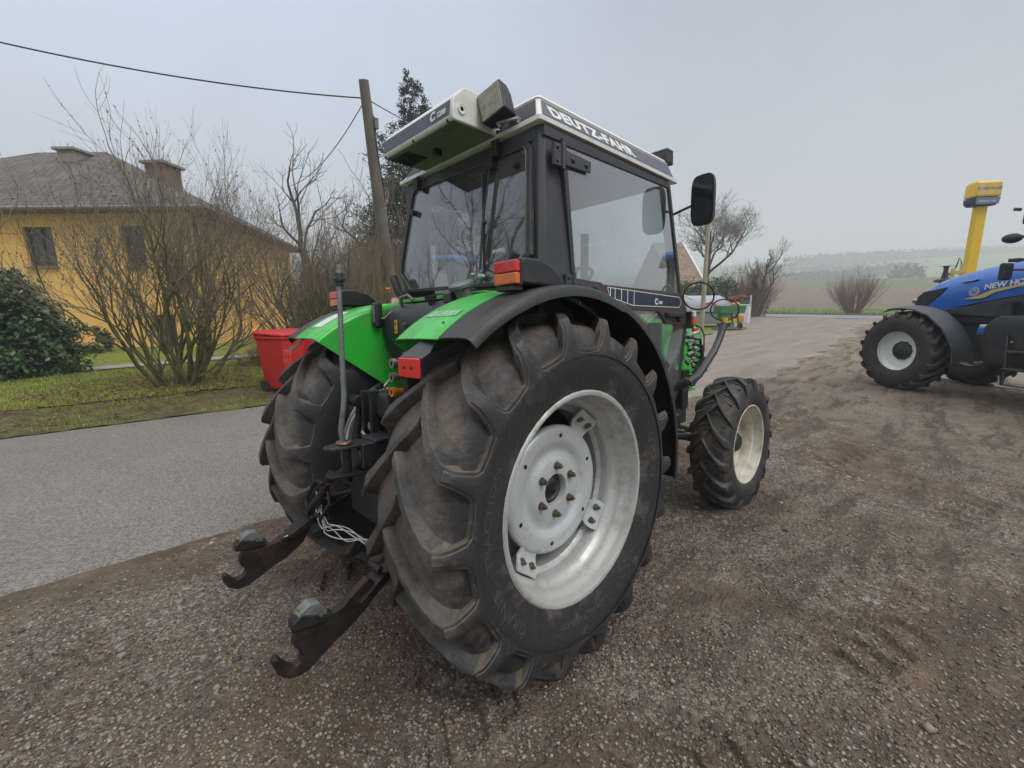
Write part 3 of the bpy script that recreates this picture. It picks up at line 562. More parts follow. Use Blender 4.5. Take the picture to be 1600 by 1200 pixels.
mb = MB(); mb.tube([(rearx(2.33) - .03, -.285, 2.34), (rearx(2.1) - .035, -.262, 2.1), (rearx(1.86) - .03, -.252, 1.84)], .006, 8); mb.tube([(rearx(2.33) - .03, -.265, 2.34), (rearx(2.1) - .028, -.250, 2.12)], .004, 6)
mb.box((rearx(2.03) - .022, -.258, 2.06), (.012, .010, .52)); mb.ball((rearx(2.08) - .035, -.275, 2.075), .014, 8); mb.build('rear_wiper', M_['black_plastic'], T, smooth=50)
mb = MB(); mb.box((rearx(2.36) - .02, -.275, 2.365), (.05, .07, .06)); mb.build('wiper_motor', M_['iron'], T, bevel=.006)
mb = MB(); mb.tube([(-.03, .595, 1.78), (-.03, .60, 1.80), (-.05, .62, 1.80)], .012, 8); mb.tube([(.0, .60, 1.72), (-.05, .50, 1.68)], .03, 10); mb.build('window_stay', M_['orange_lens'], T, smooth=50)
mb = MB(); mb.tube([(-.02, -.56, 1.88), (-.03, -.48, 1.76), (-.0, -.46, 1.72)], .024, 12); mb.tube([(-.02, .57, 1.87), (-.03, .50, 1.78), (-.0, .48, 1.72)], .026, 12); mb.build('window_gas_strut', M_['black_plastic'], T, smooth=50)

# door on the right, a twin on the left
def door(s):
    y = s * .640
    out_ = [(.222, 2.425), (1.262, 2.440), (1.290, 2.425), (1.49, 1.775), (1.575, 1.66), (1.585, 1.50), (1.50, 1.10), (1.38, .93), (1.25, .83), (1.10, .80), (1.02, 1.05), (.88, 1.40), (.66, 1.60), (.46, 1.70), (.305, 1.72), (.218, 2.40)]
    mb = MB(); lo, hi = sorted((y, y - s * .02))
    def ring(mb, P, sc_in, w):
        c = np.mean(P, 0); n = len(P); Pi = []
        for i in range(n):
            a, b, d = np.array(P[i - 1]), np.array(P[i]), np.array(P[(i + 1) % n]); e1 = (b - a) / np.linalg.norm(b - a); e2 = (d - b) / np.linalg.norm(d - b)
            n1 = np.array([e1[1], -e1[0]]); n2 = np.array([e2[1], -e2[0]]); m = n1 + n2; m /= max(np.dot(m, n1), .5); Pi.append(b + m * w)
        V = [(p[0], hi, p[1]) for p in P] + [(p[0], hi, p[1]) for p in Pi] + [(p[0], lo, p[1]) for p in Pi] + [(p[0], lo, p[1]) for p in P]
        F = [(k * n + i, k * n + (i + 1) % n, ((k + 1) % 4) * n + (i + 1) % n, ((k + 1) % 4) * n + i) for k in range(4) for i in range(n)]
        mb.add(V, F); return Pi
    ring(mb, out_, 0, .028)
    d = mb.build('cab_door', M_['black_paint'], T, bevel=.003)
    mb = MB(); mb.add([(px, y - s * .008, pz) for px, pz in out_], [tuple(range(len(out_)))]); mb.build('pane', M_['glass'], d)
    mb = MB(); lo2, hi2 = sorted((y + s * .004, y - s * .022))
    mb.prism([(.31, 1.762), (.54, 1.775), (.56, 1.765), (1.485, 1.765), (1.545, 1.64), (1.56, 1.55), (1.28, 1.555), (1.18, 1.635), (.70, 1.637), (.46, 1.70), (.31, 1.72)], 1, lo2, hi2); rail = mb.build('door_rail', M_['brown'], d, bevel=.003)
    ye = y + s * .0055
    def dec(mb, P, t=.001): a, b = sorted((ye, ye + s * t)); mb.prism(P, 1, a, b)
    mb = MB(); dec(mb, [(.595, 1.752), (1.44, 1.735), (1.475, 1.705), (1.45, 1.668), (.86, 1.662), (.62, 1.70)]); dc = mb.build('stripe_decal', M_['decal'], rail)
    mb = MB(); ye2 = ye + s * .0012
    def ln(a, b, w=.004): mb.bar((a[0], ye2, a[1]), (b[0], ye2, b[1]), w, .0012, up=(0, 1, 0))
    loop = [(.595, 1.752), (1.44, 1.735), (1.475, 1.705), (1.45, 1.668), (.86, 1.662), (.62, 1.70), (.595, 1.752)]
    for a, b in zip(loop, loop[1:]): ln(a, b)
    for xx in (.625, .67, .735, .80, .87): ln((xx, 1.750), (xx, 1.66 + max(0, .86 - xx) * .16), .006)
    mb.build('decal_lines', M_['letter'], rail)
    if s < 0:
        text_mesh('C', .05, 'decal_letter', M_['letter'], rail, frame((1.115, ye2 - .001, 1.678), (1, 0, 0), (0, 0, 1)), .0006, .0022)
        text_mesh('1200', .026, 'decal_letter', M_['letter'], rail, frame((1.158, ye2 - .001, 1.682), (1, 0, 0), (0, 0, 1)), .0006, .001)
    mb = MB(); mb.box((1.36, y + s * .022, 1.615), (.20, .03, .03)); mb.box((1.27, y + s * .012, 1.615), (.03, .03, .03)); mb.box((1.45, y + s * .012, 1.60), (.05, .03, .06)); mb.build('door_handle', M_['black_plastic'], d, bevel=.006)
    for z, x in ((2.335, .185), (1.745, .27)):
        mb = MB(); mb.box((x - .015, y + s * .006, z), (.05, .02, .10)); mb.cyl((x + .025, y + s * .012, z - .06), (x + .025, y + s * .012, z + .06), .013, 10); P = [(x + .03, z - .035), (x + .03, z + .035), (x + .245, z + .028), (x + .245, z - .028)]
        lo3, hi3 = sorted((y + s * .003, y + s * .012)); mb.prism(P, 1, lo3, hi3); hg = mb.build('door_hinge', M_['frame_grey'], d, bevel=.003)
        mb = MB(); 
        for xx in (x + .10, x + .205): mb.ball((xx, y + s * .012, z), .015, 8, sc=(1, .6, 1))
        for zz in (z - .03, z + .03): mb.ball((x - .02, y + s * .016, zz), .009, 6)
        mb.build('hinge_bolts', M_['black_plastic'], hg, smooth=50)
    return d
door(-1); door(1)
mb = MB(); mb.add([(1.53, -.57, 1.68), (1.53, .57, 1.68), (1.31, .56, ZT), (1.31, -.56, ZT)], [(0, 1, 2, 3)]); ws = mb.build('windscreen', M_['glass'], T)
# interior
mb = MB(); mb.box((.50, 0, 1.42), (.46, .46, .12)); mb.box((.52, 0, 1.28), (.36, .36, .20)); seat = mb.build('driver_seat', M_['seat'], T, bevel=.04, bseg=3)
mb = MB(); th = [R(a) for a in range(0, 181, 15)]; mb.prism([(-.17 - .22 * math.cos(t), 1.74 + .20 * math.sin(t)) for t in th] + [(.05, 1.45), (-.39, 1.45)], 0, .22, .32); mb.build('backrest', M_['seat'], seat, bevel=.03, bseg=4)
mb = MB(); th = np.linspace(0, 2 * PI, 33); rt = Matrix.Rotation(R(-35), 3, 'Y'); c = Vector((1.02, .0, 1.86))
mb.tube([c + rt @ Vector((.20 * math.cos(t), .20 * math.sin(t), 0)) for t in th], .014, 8, cap=False)
for k in range(3):
    a = 2 * PI * k / 3; mb.tube([c + rt @ Vector((0, 0, -.04)), c + rt @ Vector((.19 * math.cos(a), .19 * math.sin(a), 0))], .009, 6)
mb.tube([c + rt @ Vector((0, 0, -.03)), (1.30, 0, 1.35)], .035, 10); mb.build('steering_wheel', M_['black_plastic'], T, smooth=50)
mb = MB(); mb.box((1.38, 0, 1.48), (.22, .7, .32)); mb.box((.36, -.42, 1.40), (.5, .16, .3)); mb.box((.36, .42, 1.40), (.5, .16, .3)); mb.build('dashboard', M_['black_plastic'], T, bevel=.03)
mb = MB(); mb.cyl((.95, .53, 1.2), (.95, .53, 2.4), .02, 10); mb.cyl((.30, -.12, 2.34), (.30, -.12, 2.44), .05, 12); mb.build('grab_rail', M_['black_paint'], T, smooth=50)
mb = MB(); mb.box((.62, .30, 1.50), (.10, .05, .34)); mb.cyl((.70, -.34, 1.35), (.74, -.34, 1.78), .012, 8); mb.ball((.74, -.34, 1.79), .028, 8); mb.cyl((.85, -.36, 1.35), (.90, -.36, 1.70), .010, 8); mb.ball((.90, -.36, 1.71), .024, 8); mb.build('control_levers', M_['black_plastic'], T, smooth=50)
mb = MB(); mb.box((.36, -.42, 1.565), (.42, .18, .03)); mb.box((1.30, 0, 1.66), (.06, .5, .10)); mb.build('side_console', mat('grey_console', (.16, .16, .155), .6, var=.15), T, bevel=.01)
# ---- roof
def loft(mb, rings, mi=0, cap=True):
    G = np.array(rings); mb.grid(G, mi, closed=True); n = G.shape[1]
    if cap: mb.add(G[0], [tuple(range(n))], mi); mb.add(G[-1], [tuple(range(n - 1, -1, -1))], mi)
def rect(x0, x1, y, z, r=.03, y2=None):
    P = []
    for cx, cy, a0 in ((x1 - r, y - r, 0), (x0 + r, y - r, 90), (x0 + r, -y + r, 180), (x1 - r, -y + r, 270)):
        for k in range(4): a = R(a0 + 30 * k); P.append((cx + r * math.cos(a), cy + r * math.sin(a), z))
    return P
mb = MB(); loft(mb, [rect(.095, 1.40, .605, 2.473, .012), rect(.078, 1.422, .624, 2.476, .012), rect(.078, 1.422, .624, 2.496, .012), rect(.098, 1.405, .603, 2.508, .012), rect(.175, 1.47, .524, 2.630, .02), rect(.172, 1.475, .528, 2.636, .02), rect(.185, 1.47, .518, 2.652, .03), rect(.26, 1.42, .42, 2.668, .05)])
roof = mb.build('cab_roof', M_['roof_white'], T, smooth=40)
mb = MB(); mb.box((.75, 0, 2.468), (1.22, 1.14, .02)); mb.box((.75, 0, 2.440), (1.10, 1.02, .02)); mb.build('headliner', M_['black_plastic'], roof, bevel=.006)
mb = MB()   # grey bands recessed between the white edges, standing 2-3 mm proud of the shell
def face_pts(s, x0, x1, t0, t1, off=.0025):
    nrm = Vector((0, s * .135, .079)).normalized(); out = []
    for x, t in ((x0, t0), (x1, t0), (x1, t1), (x0, t1)):
        xx = x + (x > .7) * t * .06 + (x <= .7) * t * .075; p = Vector((xx, s * (.603 - .079 * t), 2.508 + .122 * t)) + nrm * off; out.append(tuple(p))
    return out
for s in (-1, 1): mb.add(face_pts(s, .118, 1.395, .06, .93), [(0, 1, 2, 3)])
mb.build('side_band', M_['roof_grey'], roof)
mb = MB(); nrm = Vector((-.122, 0, .077)).normalized()
for y0, y1 in ((-.585, -.33), (.33, .585)):
    mb.add([tuple(Vector((.098 + .077 * t, y * (1 - .131 * t), 2.508 + .122 * t)) + nrm * .003) for y, t in ((y0, .04), (y1, .04), (y1, .93), (y0, .93))], [(0, 1, 2, 3)])
mb.build('rear_band', mat('dark_roof_band', (.018, .018, .03), .6), roof)
fr = frame(face_pts(-1, .185, 1, .19, .2, .0035)[0], (1, 0, 0), (0, .079, .122))
tx = text_mesh('DEUTZ-FAHR', .100, 'roof_lettering', M_['letter'], roof, fr, .0012, .0046, sx=1.16, spacing=1.10)
# air conditioning box hanging out over the rear window
mb = MB(); P = [(-.178, 2.492), (-.186, 2.500), (-.190, 2.512), (-.182, 2.585), (-.172, 2.600), (-.118, 2.650), (-.10, 2.655), (.06, 2.650), (.20, 2.64), (.20, 2.50), (.10, 2.492)]
mb.prism(P, 1, -.325, .325); box = mb.build('roof_box', M_['roof_white'], T, bevel=.008, bseg=3)
mb = MB(); mb.box((-.045, 0, 2.4895), (.262, .634, .004)); mb.build('box_underside', M_['roof_under'], box)
mb = MB(); 
for k in range(14): mb.box((-.15 + .0095 * k, .22, 2.486), (.004, .18, .004))
mb.build('intake_grille', M_['iron'], box)
mb = MB(); mb.prism([(-.1895, 2.515), (-.1915, 2.516), (-.1845, 2.582), (-.1825, 2.582)], 1, -.305, .318); mb.build('box_band', M_['roof_grey'], box)
fr = frame((-.1925, -.125, 2.524), (0, -1, 0), (.007, 0, .067))
text_mesh('C', .058, 'box_lettering', M_['letter'], box, frame((-.1922, -.148, 2.530), (0, -1, 0), (.007, 0, .067)), .0008, .003)
text_mesh('1200', .036, 'box_lettering', M_['letter'], box, frame((-.1922, -.205, 2.531), (0, -1, 0), (.007, 0, .067)), .0008, .0014)
mb = MB(); mb.lathe([(-.004, .010), (-.006, .022), (.0, .024), (.003, .024)], (-.135, -.326, 2.548), 1, 24); mb.build('outlet_ring', M_['roof_white'], box, smooth=40)
mb = MB(); mb.lathe([(0, .0001), (0, .020)], (-.135, -.3275, 2.548), 1, 20); mb.build('outlet_hole', mat('hole_black', (.004, .004, .004), .9), box)
mb = MB(); 
for y in (-.28, .02, .31): mb.box((-.182, y, 2.498), (.014, .010, .016))
mb.box((-.05, 0, 2.47), (.04, .03, .03)); mb.box((.09, -.33, 2.50), (.02, .02, .03)); mb.build('box_clips', M_['iron'], box, bevel=.002)
# work lamp at the right rear corner and a small slatted one in front
ML = Matrix.Translation((.0, -.405, 2.585)) @ Matrix.Rotation(R(10), 4, 'Z') @ Matrix.Rotation(R(-17), 4, 'X') @ Matrix.Rotation(R(4), 4, 'Y')
def xf(mb, M): mb.v = [np.array([tuple(M @ Vector(p)) for p in v]) for v in mb.v]; return mb
mb = MB(); loft(mb, [[(x, y * k, z * k) for y, z in ((-.072, -.075), (.072, -.075), (.072, .075), (-.072, .075))] for x, k in ((-.03, 1), (.03, .98), (.085, .75))]); wl = xf(mb, ML).build('work_lamp', M_['black_plastic'], T, bevel=.010, bseg=3)
mb = MB(); mb.box((-.0305, 0, 0), (.006, .130, .136)); xf(mb, ML).build('lamp_lens', M_['lamp_glass'], wl, bevel=.006)
mb = MB(); mb.cyl((.02, -.40, 2.515), (.03, -.42, 2.455 + .03), .012, 10); mb.tube([(.02, -.41, 2.508), (.035, -.46, 2.505), (.07, -.49, 2.515)], .009, 8); mb.box((.09, -.45, 2.52), (.03, .06, .03)); mb.build('lamp_bracket', M_['steel'], T, bevel=.003)
mb = MB(); mb.box((1.48, -.47, 2.675), (.10, .13, .075)); fl = mb.build('front_work_lamp', M_['black_plastic'], T, bevel=.01)
mb = MB(); 
for k in range(8): mb.box((1.48, -.53 + .016 * k, 2.722), (.09, .006, .018))
mb.build('lamp_fins', M_['black_plastic'], fl)
# mirror(s)
def mirror(s, x, y, z):
    mb = MB(); n = 28; P = []
    for k in range(n):
        a = 2 * PI * k / n; c, q = math.cos(a), math.sin(a); P.append((.078 * np.sign(c) * abs(c) ** .45, .155 * np.sign(q) * abs(q) ** .5))
    rz = Matrix.Rotation(R(8 * s), 3, 'Z')
    def rg(dx, k): return [tuple(Vector((x, y, z)) + rz @ Vector((dx, u * k, v * (1 + (k - 1) * .5)))) for u, v in P]
    loft(mb, [rg(0, .97), rg(-.004, 1), rg(.02, 1), rg(.035, .88), rg(.045, .5)]); m = mb.build('mirror', M_['black_plastic'], T, smooth=50)
    mb = MB(); mb.add(rg(-.0055, .90), [tuple(range(n))]); mb.build('mirror_glass', M_['mirror'], m)
    mb = MB(); mb.tube([(1.40, s * .60, 2.275), (x + .02, y + -s * .05, z - .01), (x + .04, y, z - .01)], .0085, 8); mb.build('mirror_arm', M_['iron'], T, smooth=50)
mirror(-1, 1.40, -.80, 2.33); mirror(1, 1.40, .82, 2.33)
# wire rings and bent marker post beside the bonnet
def ring(name, c, ry, rz_, r=.006):
    mb = MB(); th = np.linspace(0, 2 * PI, 37); d = Vector((.62, -.78, 0)); mb.tube([Vector(c) + d * ry * math.cos(t) + Vector((0, 0, rz_ * math.sin(t))) for t in th], r, 7, cap=False); return mb.build(name, M_['iron'], T, smooth=60)
ring('wire_ring', (1.52, -.745, 1.742), .100, .090)
mb = MB(); mb.tube([(1.95, -.755, 1.56), (1.90, -.75, 1.46), (1.80, -.75, 1.36), (1.58, -.74, 1.20), (1.46, -.72, 1.155)], [.026] * 5, 12); mb.tube([(1.47, -.72, 1.17), (1.47, -.6, 1.10)], .03, 8); mb.build('lamp_post', M_['black_paint'], T, smooth=50)
mb = MB(); mb.cyl((1.955, -.755, 1.55), (1.96, -.755, 1.60), .022, 12); mb.build('post_cap', mat('yellow_cap', (.55, .38, .02), .5), T, smooth=40)
ring('wire_ring', (1.95, -.755, 1.66), .10, .078, .0055)
# bonnet
mb = MB(); rings = []
for x, w, zt, zb in ((1.56, .345, 1.62, 1.02), (2.0, .345, 1.605, 1.04), (2.33, .342, 1.585, 1.05), (2.50, .335, 1.55, 1.10), (2.60, .32, 1.50, 1.20), (2.64, .28, 1.45, 1.27)):
    rings.append([(x, -w * .97, zb), (x, -w * 1.0, zb + .5 * (zt - zb)), (x, -w * .98, zt - .045), (x, -w * .90, zt - .008), (x, 0, zt + .01), (x, w * .90, zt - .008), (x, w * .98, zt - .045), (x, w, zb + .5 * (zt - zb)), (x, w * .97, zb)])
loft(mb, rings); mb.build('bonnet', M_['green'], T, smooth=40)
mb = MB(); mb.tube([(2.335, -.352, 1.57), (2.50, -.345, 1.535), (2.61, -.330, 1.47), (2.625, -.328, 1.33), (2.50, -.345, 1.09), (2.33, -.35, 1.04)], .006, 6); mb.build('bonnet_seal', M_['black_plastic'], T, smooth=60)
mb = MB()
for k in range(16):
    zz = 1.50 - .026 * k; yy = -.47 - .030 * (k % 3); mb.ball((1.94 + .035 * (k % 4), yy, zz), .014 + .008 * (k % 2), 6)
for k in range(4): mb.cyl((1.92, -.50, 1.46 - .07 * k), (2.02, -.53 + .02 * (k % 2), 1.50 - .07 * k), .016, 10)
mb.build('hydraulic_valves', M_['steel'], T, smooth=40)
mb = MB()
for k in range(6):
    o_ = .03 * k; mb.tube([(1.90 + o_, -.48, 1.46 - .05 * k), (2.0 + o_, -.56, 1.44 - .05 * k), (2.06, -.55 - .006 * k, 1.30 - .02 * k), (1.98, -.52, 1.18 - .02 * k), (1.86 - o_ * .4, -.45, 1.02)], .011 + .003 * (k % 2), 8)
mb.box((1.88, -.45, 1.05), (.10, .12, .30)); mb.build('hydraulic_hoses', M_['iron'], T, smooth=50)
mb = MB(); mb.box((1.93, -.545, 1.515), (.07, .02, .024)); mb.build('filter_label', M_['red_refl'], T)
mb = MB()
for k in range(6): mb.box((1.98, -.47, 1.20 - .032 * k), (.12, .10, .014))
mb.build('cooler_fins', M_['green'], T, bevel=.002)
mb = MB(); mb.box((1.60, -.655, 1.585), (.05, .045, .12)); tl = mb.build('front_indicator', M_['black_plastic'], T, bevel=.01)
mb = MB(); mb.box((1.60, -.682, 1.575), (.04, .02, .055)); mb.build('orange_lens', M_['orange_lens'], tl, bevel=.006)
mb = MB(); mb.box((1.60, -.682, 1.625), (.04, .02, .040)); mb.build('clear_lens', M_['white_sticker'], tl, bevel=.006)
mb = MB(); mb.cyl((1.72, .36, 1.5), (1.72, .36, 2.35), .035, 14); mb.build('exhaust_pipe', M_['iron'], T, smooth=40)
for z in (.62, .86): mb = MB(); mb.box((1.22, -.52, z), (.30, .22, .03)); mb.build('cab_step', M_['black_paint'], T, bevel=.006)
mb = MB(); mb.box((1.36, -.42, .74), (.03, .05, .5)); mb.box((1.08, -.42, .74), (.03, .05, .5)); mb.build('step_frame', M_['black_paint'], T, bevel=.006)

# ---- rear linkage
def plate(P, y, th, name, m, parent=T, bev=.006):
    mb = MB(); mb.prism(P, 1, y - th / 2, y + th / 2); return mb.build(name, m, parent, bevel=bev)
HOOK_R = [(-1.121,.350),(-1.117,.366),(-1.106,.374),(-1.095,.364),(-1.085,.345),(-1.070,.326),(-1.050,.310),(-1.031,.316),(-1.022,.336),(-1.028,.362),(-1.050,.386),(-1.042,.413),(-1.049,.448),(-1.045,.468),(-1.030,.479),(-.915,.445),(-.860,.461),(-.802,.503),(-.752,.531),(-.700,.470),(-.757,.414),(-.808,.378),(-.847,.357),(-.904,.327),(-.958,.293),(-1.002,.266),(-1.043,.263),(-1.082,.280),(-1.107,.307)]
HOOK_L = [(-1.112,.330),(-1.104,.345),(-1.094,.342),(-1.080,.325),(-1.058,.300),(-1.038,.301),(-1.015,.315),(-1.009,.339),(-1.033,.366),(-1.033,.403),(-1.022,.430),(-.990,.448),(-.930,.425),(-.870,.430),(-.800,.455),(-.740,.490),(-.690,.520),(-.670,.478),(-.728,.385),(-.814,.330),(-.883,.305),(-.940,.277),(-1.005,.247),(-1.052,.245),(-1.089,.270),(-1.107,.300)]
for s in (-1, 1):
    y = s * .42
    o = plate(HOOK_R if s < 0 else HOOK_L, y, .040, 'hook_end', M_['rusty'])
    mb = MB(); P = [(-1.035, .482), (-1.022, .505), (-.985, .526), (-.950, .518), (-.925, .480), (-.925, .452), (-.965, .445), (-1.01, .452)]; mb.prism(P, 1, y - .026, y + .026); mb.build('hook_latch', M_['zinc'], o, bevel=.005)
    mb = MB(); mb.prism([(-1.052, .445), (-1.048, .478), (-1.02, .500), (-.94, .470), (-.90, .452), (-.93, .43)], 1, y - .030, y + .030); mb.build('latch_seat', M_['iron'], o, bevel=.008)
    mb = MB(); bolt_head(mb, (-.955, y - .031, .480), (0, -1, 0), .010, .008); mb.cyl((-1.02, y - .01, .495), (-1.035, y + .0, .508), .013, 8); mb.build('latch_bolt', M_['bolt'], o)
    # telescopic arm: two bars with a slot, then the main link going forward under the axle
    yi = s * .30
    mb = MB(); mb.bar((-.80, y, .440), (-.62, s * .40, .545), .036, .095, up=(0, 1, 0)); mb.bar((-.70, s * .40 - .022, .535), (-.48, s * .37 - .022, .63), .012, .10, up=(0, 1, 0)); mb.bar((-.70, s * .40 + .030, .535), (-.48, s * .37 + .030, .63), .012, .10, up=(0, 1, 0)); mb.bar((-.55, s * .38, .60), (.10, yi, .60), .04, .085, up=(0, 1, 0))
    ll = mb.build('lower_link', M_['rusty'], T, bevel=.006)
    mb = MB(); mb.cyl((-.60, s * .40 - .05, .585), (-.60, s * .40 + .05, .585), .028, 14); mb.cyl((-.70, s * .40 - .04, .54), (-.70, s * .40 + .045, .54), .016, 12); mb.build('link_pin', M_['rusty'], ll, smooth=40)
    mb = MB(); mb.cyl((-.835, y - s * .0 - .030, .425), (-.835, y + .030, .425), .018, 14); mb.build('link_bolt', M_['rusty'], ll, smooth=40)
    mb = MB(); mb.bar((-.66, s * .40 - .036, .600), (-.56, s * .385 - .036, .640), .010, .05, up=(0, 1, 0)); mb.build('link_catch', M_['iron'], ll, bevel=.003)
    mb = MB(); mb.tube([(-.62, s * .40 - .04, .60), (-.60, s * .33, .70), (-.52, s * .28, .80), (-.46, s * .22, .78)], .009, 8); mb.build('link_cable', M_['iron'], T, smooth=60)
    # lift rod down from the lift arm
    mb = MB(); mb.cyl((-.46, s * .36, .64), (-.40, s * .33, 1.12), .020, 12); mb.cyl((-.445, s * .355, .74), (-.415, s * .34, .95), .030, 12); mb.build('lift_rod', M_['rusty'], T, smooth=40)
    mb = MB(); mb.bar((-.42, s * .33, 1.14), (-.10, s * .24, 1.16), .04, .08, up=(0, 1, 0)); mb.cyl((-.42, s * .33 - .05, 1.14), (-.42, s * .33 + .05, 1.14), .035, 14); mb.build('lift_arm', M_['iron'], T, bevel=.006)
    # stabiliser with eye loop
    mb = MB(); mb.tube([(-.60, s * .36, .62), (-.55, s * .24, .66), (-.40, s * .16, .70)], .014, 8); mb.build('stabiliser_bar', M_['rusty'], T, smooth=50)
# left lift link assembly lying on the left link (turnbuckle with bail)
mb = MB(); mb.tube([(-.655, .20, .745), (-.66, .24, .70)], .011, 8); mb.tube([(-.66, .235, .71), (-.675, .30, .63), (-.70, .36, .57)], [.020, .026, .024], 12)
mb.tube([(-.655, .25, .73), (-.665, .33, .735), (-.70, .41, .62), (-.705, .385, .58)], .011, 8); mb.tube([(-.655, .20, .70), (-.665, .165, .65), (-.70, .20, .57), (-.70, .27, .575)], .010, 8); mb.tube([(-.672, .11, .83), (-.664, .17, .775)], [.016, .019], 10); mb.build('turnbuckle', M_['rusty'], T, smooth=50)
mb = MB(); mb.tube([(-.80, .42 - .03, .46), (-.81, .385, .49), (-.83, .385, .50), (-.845, .385, .475), (-.83, .385, .45), (-.81, .385, .455)], .004, 6); mb.build('linch_pin', M_['steel'], T, smooth=50)
# hitch: frame rails, clevis, bumper plates and the long pin pipe
mb = MB()
for s in (-1, 1): mb.box((-.43, s * .095, .93), (.05, .03, .58)); mb.box((-.40, s * .20, 1.0), (.10, .02, .42))
mb.box((-.36, 0, .96), (.06, .22, .50)); mb.build('hitch_frame', M_['iron'], T, bevel=.005)
mb = MB(); mb.box((-.50, 0, .925), (.16, .13, .12)); mb.cyl((-.47, 0, .915), (-.59, 0, .915), .052, 20); mb.box((-.46, 0, .99), (.12, .16, .02)); mb.build('hitch_body', M_['black_paint'], T, bevel=.008)
P = [(-.55, -.05), (-.66, -.062), (-.72, -.045), (-.742, 0), (-.72, .045), (-.66, .062), (-.55, .05)]
mb = MB(); mb.prism(P, 2, .972, .986); G = []
mb.build('hitch_upper_plate', M_['black_paint'], T, bevel=.004)
mb = MB(); mb.prism([(-.50, -.06), (-.62, -.06), (-.72, -.035), (-.735, 0), (-.72, .035), (-.62, .06), (-.50, .06)], 2, .835, .850); mb.build('hitch_lower_plate', M_['iron'], T, bevel=.004)
mb = MB(); mb.cyl((-.632, 0, .80), (-.632, 0, .985), .022, 16); mb.build('hitch_pin', M_['iron'], T, smooth=40)
mb = MB(); mb.lathe([(-.006, .0001), (-.006, .034), (.002, .040), (.008, .037), (.012, .02)], (-.640, 0, .993), 2, 28); mb.build('pin_washer', mat('coppery_washer', (.30, .17, .11), .4, metal=.7, var=.3, vs=30), T, smooth=40)
mb = MB(); mb.tube([(-.645, .003, .995), (-.650, .004, 1.06), (-.635, -.001, 1.16), (-.628, -.002, 1.22), (-.628, -.002, 1.40), (-.622, 0, 1.75)], [.0135, .0135, .0130, .0130, .0125, .0120], 14); pipe = mb.build('pin_handle_pipe', M_['zinc'], T, smooth=50)
mb = MB(); mb.lathe([(-.030, .013), (-.030, .018), (-.010, .019), (-.008, .028), (.004, .028), (.008, .022), (.028, .020), (.030, .012)], (-.621, 0, 1.765), 2, 20); mb.build('rubber_grip', M_['black_plastic'], pipe, smooth=40)
mb = MB(); mb.tube([(-.62, 0, 1.785), (-.619, 0, 1.815), (-.618, 0, 1.832)], [.014, .0135, .011], 14); mb.build('pipe_tip', M_['zinc'], pipe, smooth=50)
# valve blocks and brackets seen between the wheels
mb = MB(); mb.box((-.33, .02, 1.09), (.10, .24, .17)); mb.box((-.36, -.16, 1.13), (.14, .05, .20)); mb.box((-.36, -.21, 1.02), (.12, .05, .12)); mb.box((-.40, .11, 1.07), (.015, .05, .15)); mb.build('valve_block', M_['iron'], T, bevel=.006)
mb = MB(); mb.tube([(-.46, .19, .99), (-.45, .16, .96), (-.43, .08, .965), (-.38, -.02, .95)], .010, 8); mb.tube([(-.40, .12, 1.0), (-.42, .06, .99), (-.40, -.06, .97)], .009, 8); mb.build('brake_pipe', M_['steel'], T, smooth=50)
mb = MB(); mb.disc((-.42, .16, 1.02), .022, 0, .02, 16); mb.build('pipe_clamp', mat('pale_green_plastic', (.25, .33, .15), .5), T, smooth=40)
for k, (y, z, m) in enumerate(((-.335, 1.385, 'steel'), (-.33, 1.325, 'steel'), (-.325, 1.260, 'orange'))):
    mb = MB(); mb.cyl((-.44, y, z), (-.53, y, z), .013, 14); mb.lathe([(-.02, .010), (-.02, .021), (0, .021), (.0, .013), (.02, .011)], (-.535, y, z), 0, 20); mb.build('hydraulic_coupler', M_[m], T, smooth=35)
mb = MB(); mb.box((-.45, -.345, 1.32), (.10, .04, .22)); mb.build('coupler_bracket', M_['black_paint'], T, bevel=.006)
mb = MB(); mb.tube([(-.56, -.32, 1.315), (-.59, -.33, 1.29), (-.575, -.315, 1.262)], .004, 6); mb.tube([(-.47, -.23, 1.10), (-.50, -.20, 1.10), (-.50, -.22, 1.07), (-.48, -.24, 1.06), (-.47, -.23, 1.09)], .004, 6); mb.build('retaining_wire', M_['steel'], T, smooth=50)
mb = MB(); mb.cyl((-.44, 0, .72), (-.56, 0, .72), .022, 16); mb.build('power_take_off_shaft', M_['steel'], T, smooth=40)
mb = MB(); mb.prism([(-.14, .60), (.14, .60), (.16, .82), (.10, .86), (-.10, .86), (-.16, .82)], 0, -.56, -.44) ; mb.build('shaft_guard', M_['iron'], T, bevel=.006)
mb = MB(); mb.cyl((-.50, -.30, .52), (-.48, -.30, .62), .010, 10); mb.cyl((-.45, -.33, .60), (-.40, -.33, .40), .012, 8); mb.build('tie_rod', M_['rusty'], T, smooth=40)
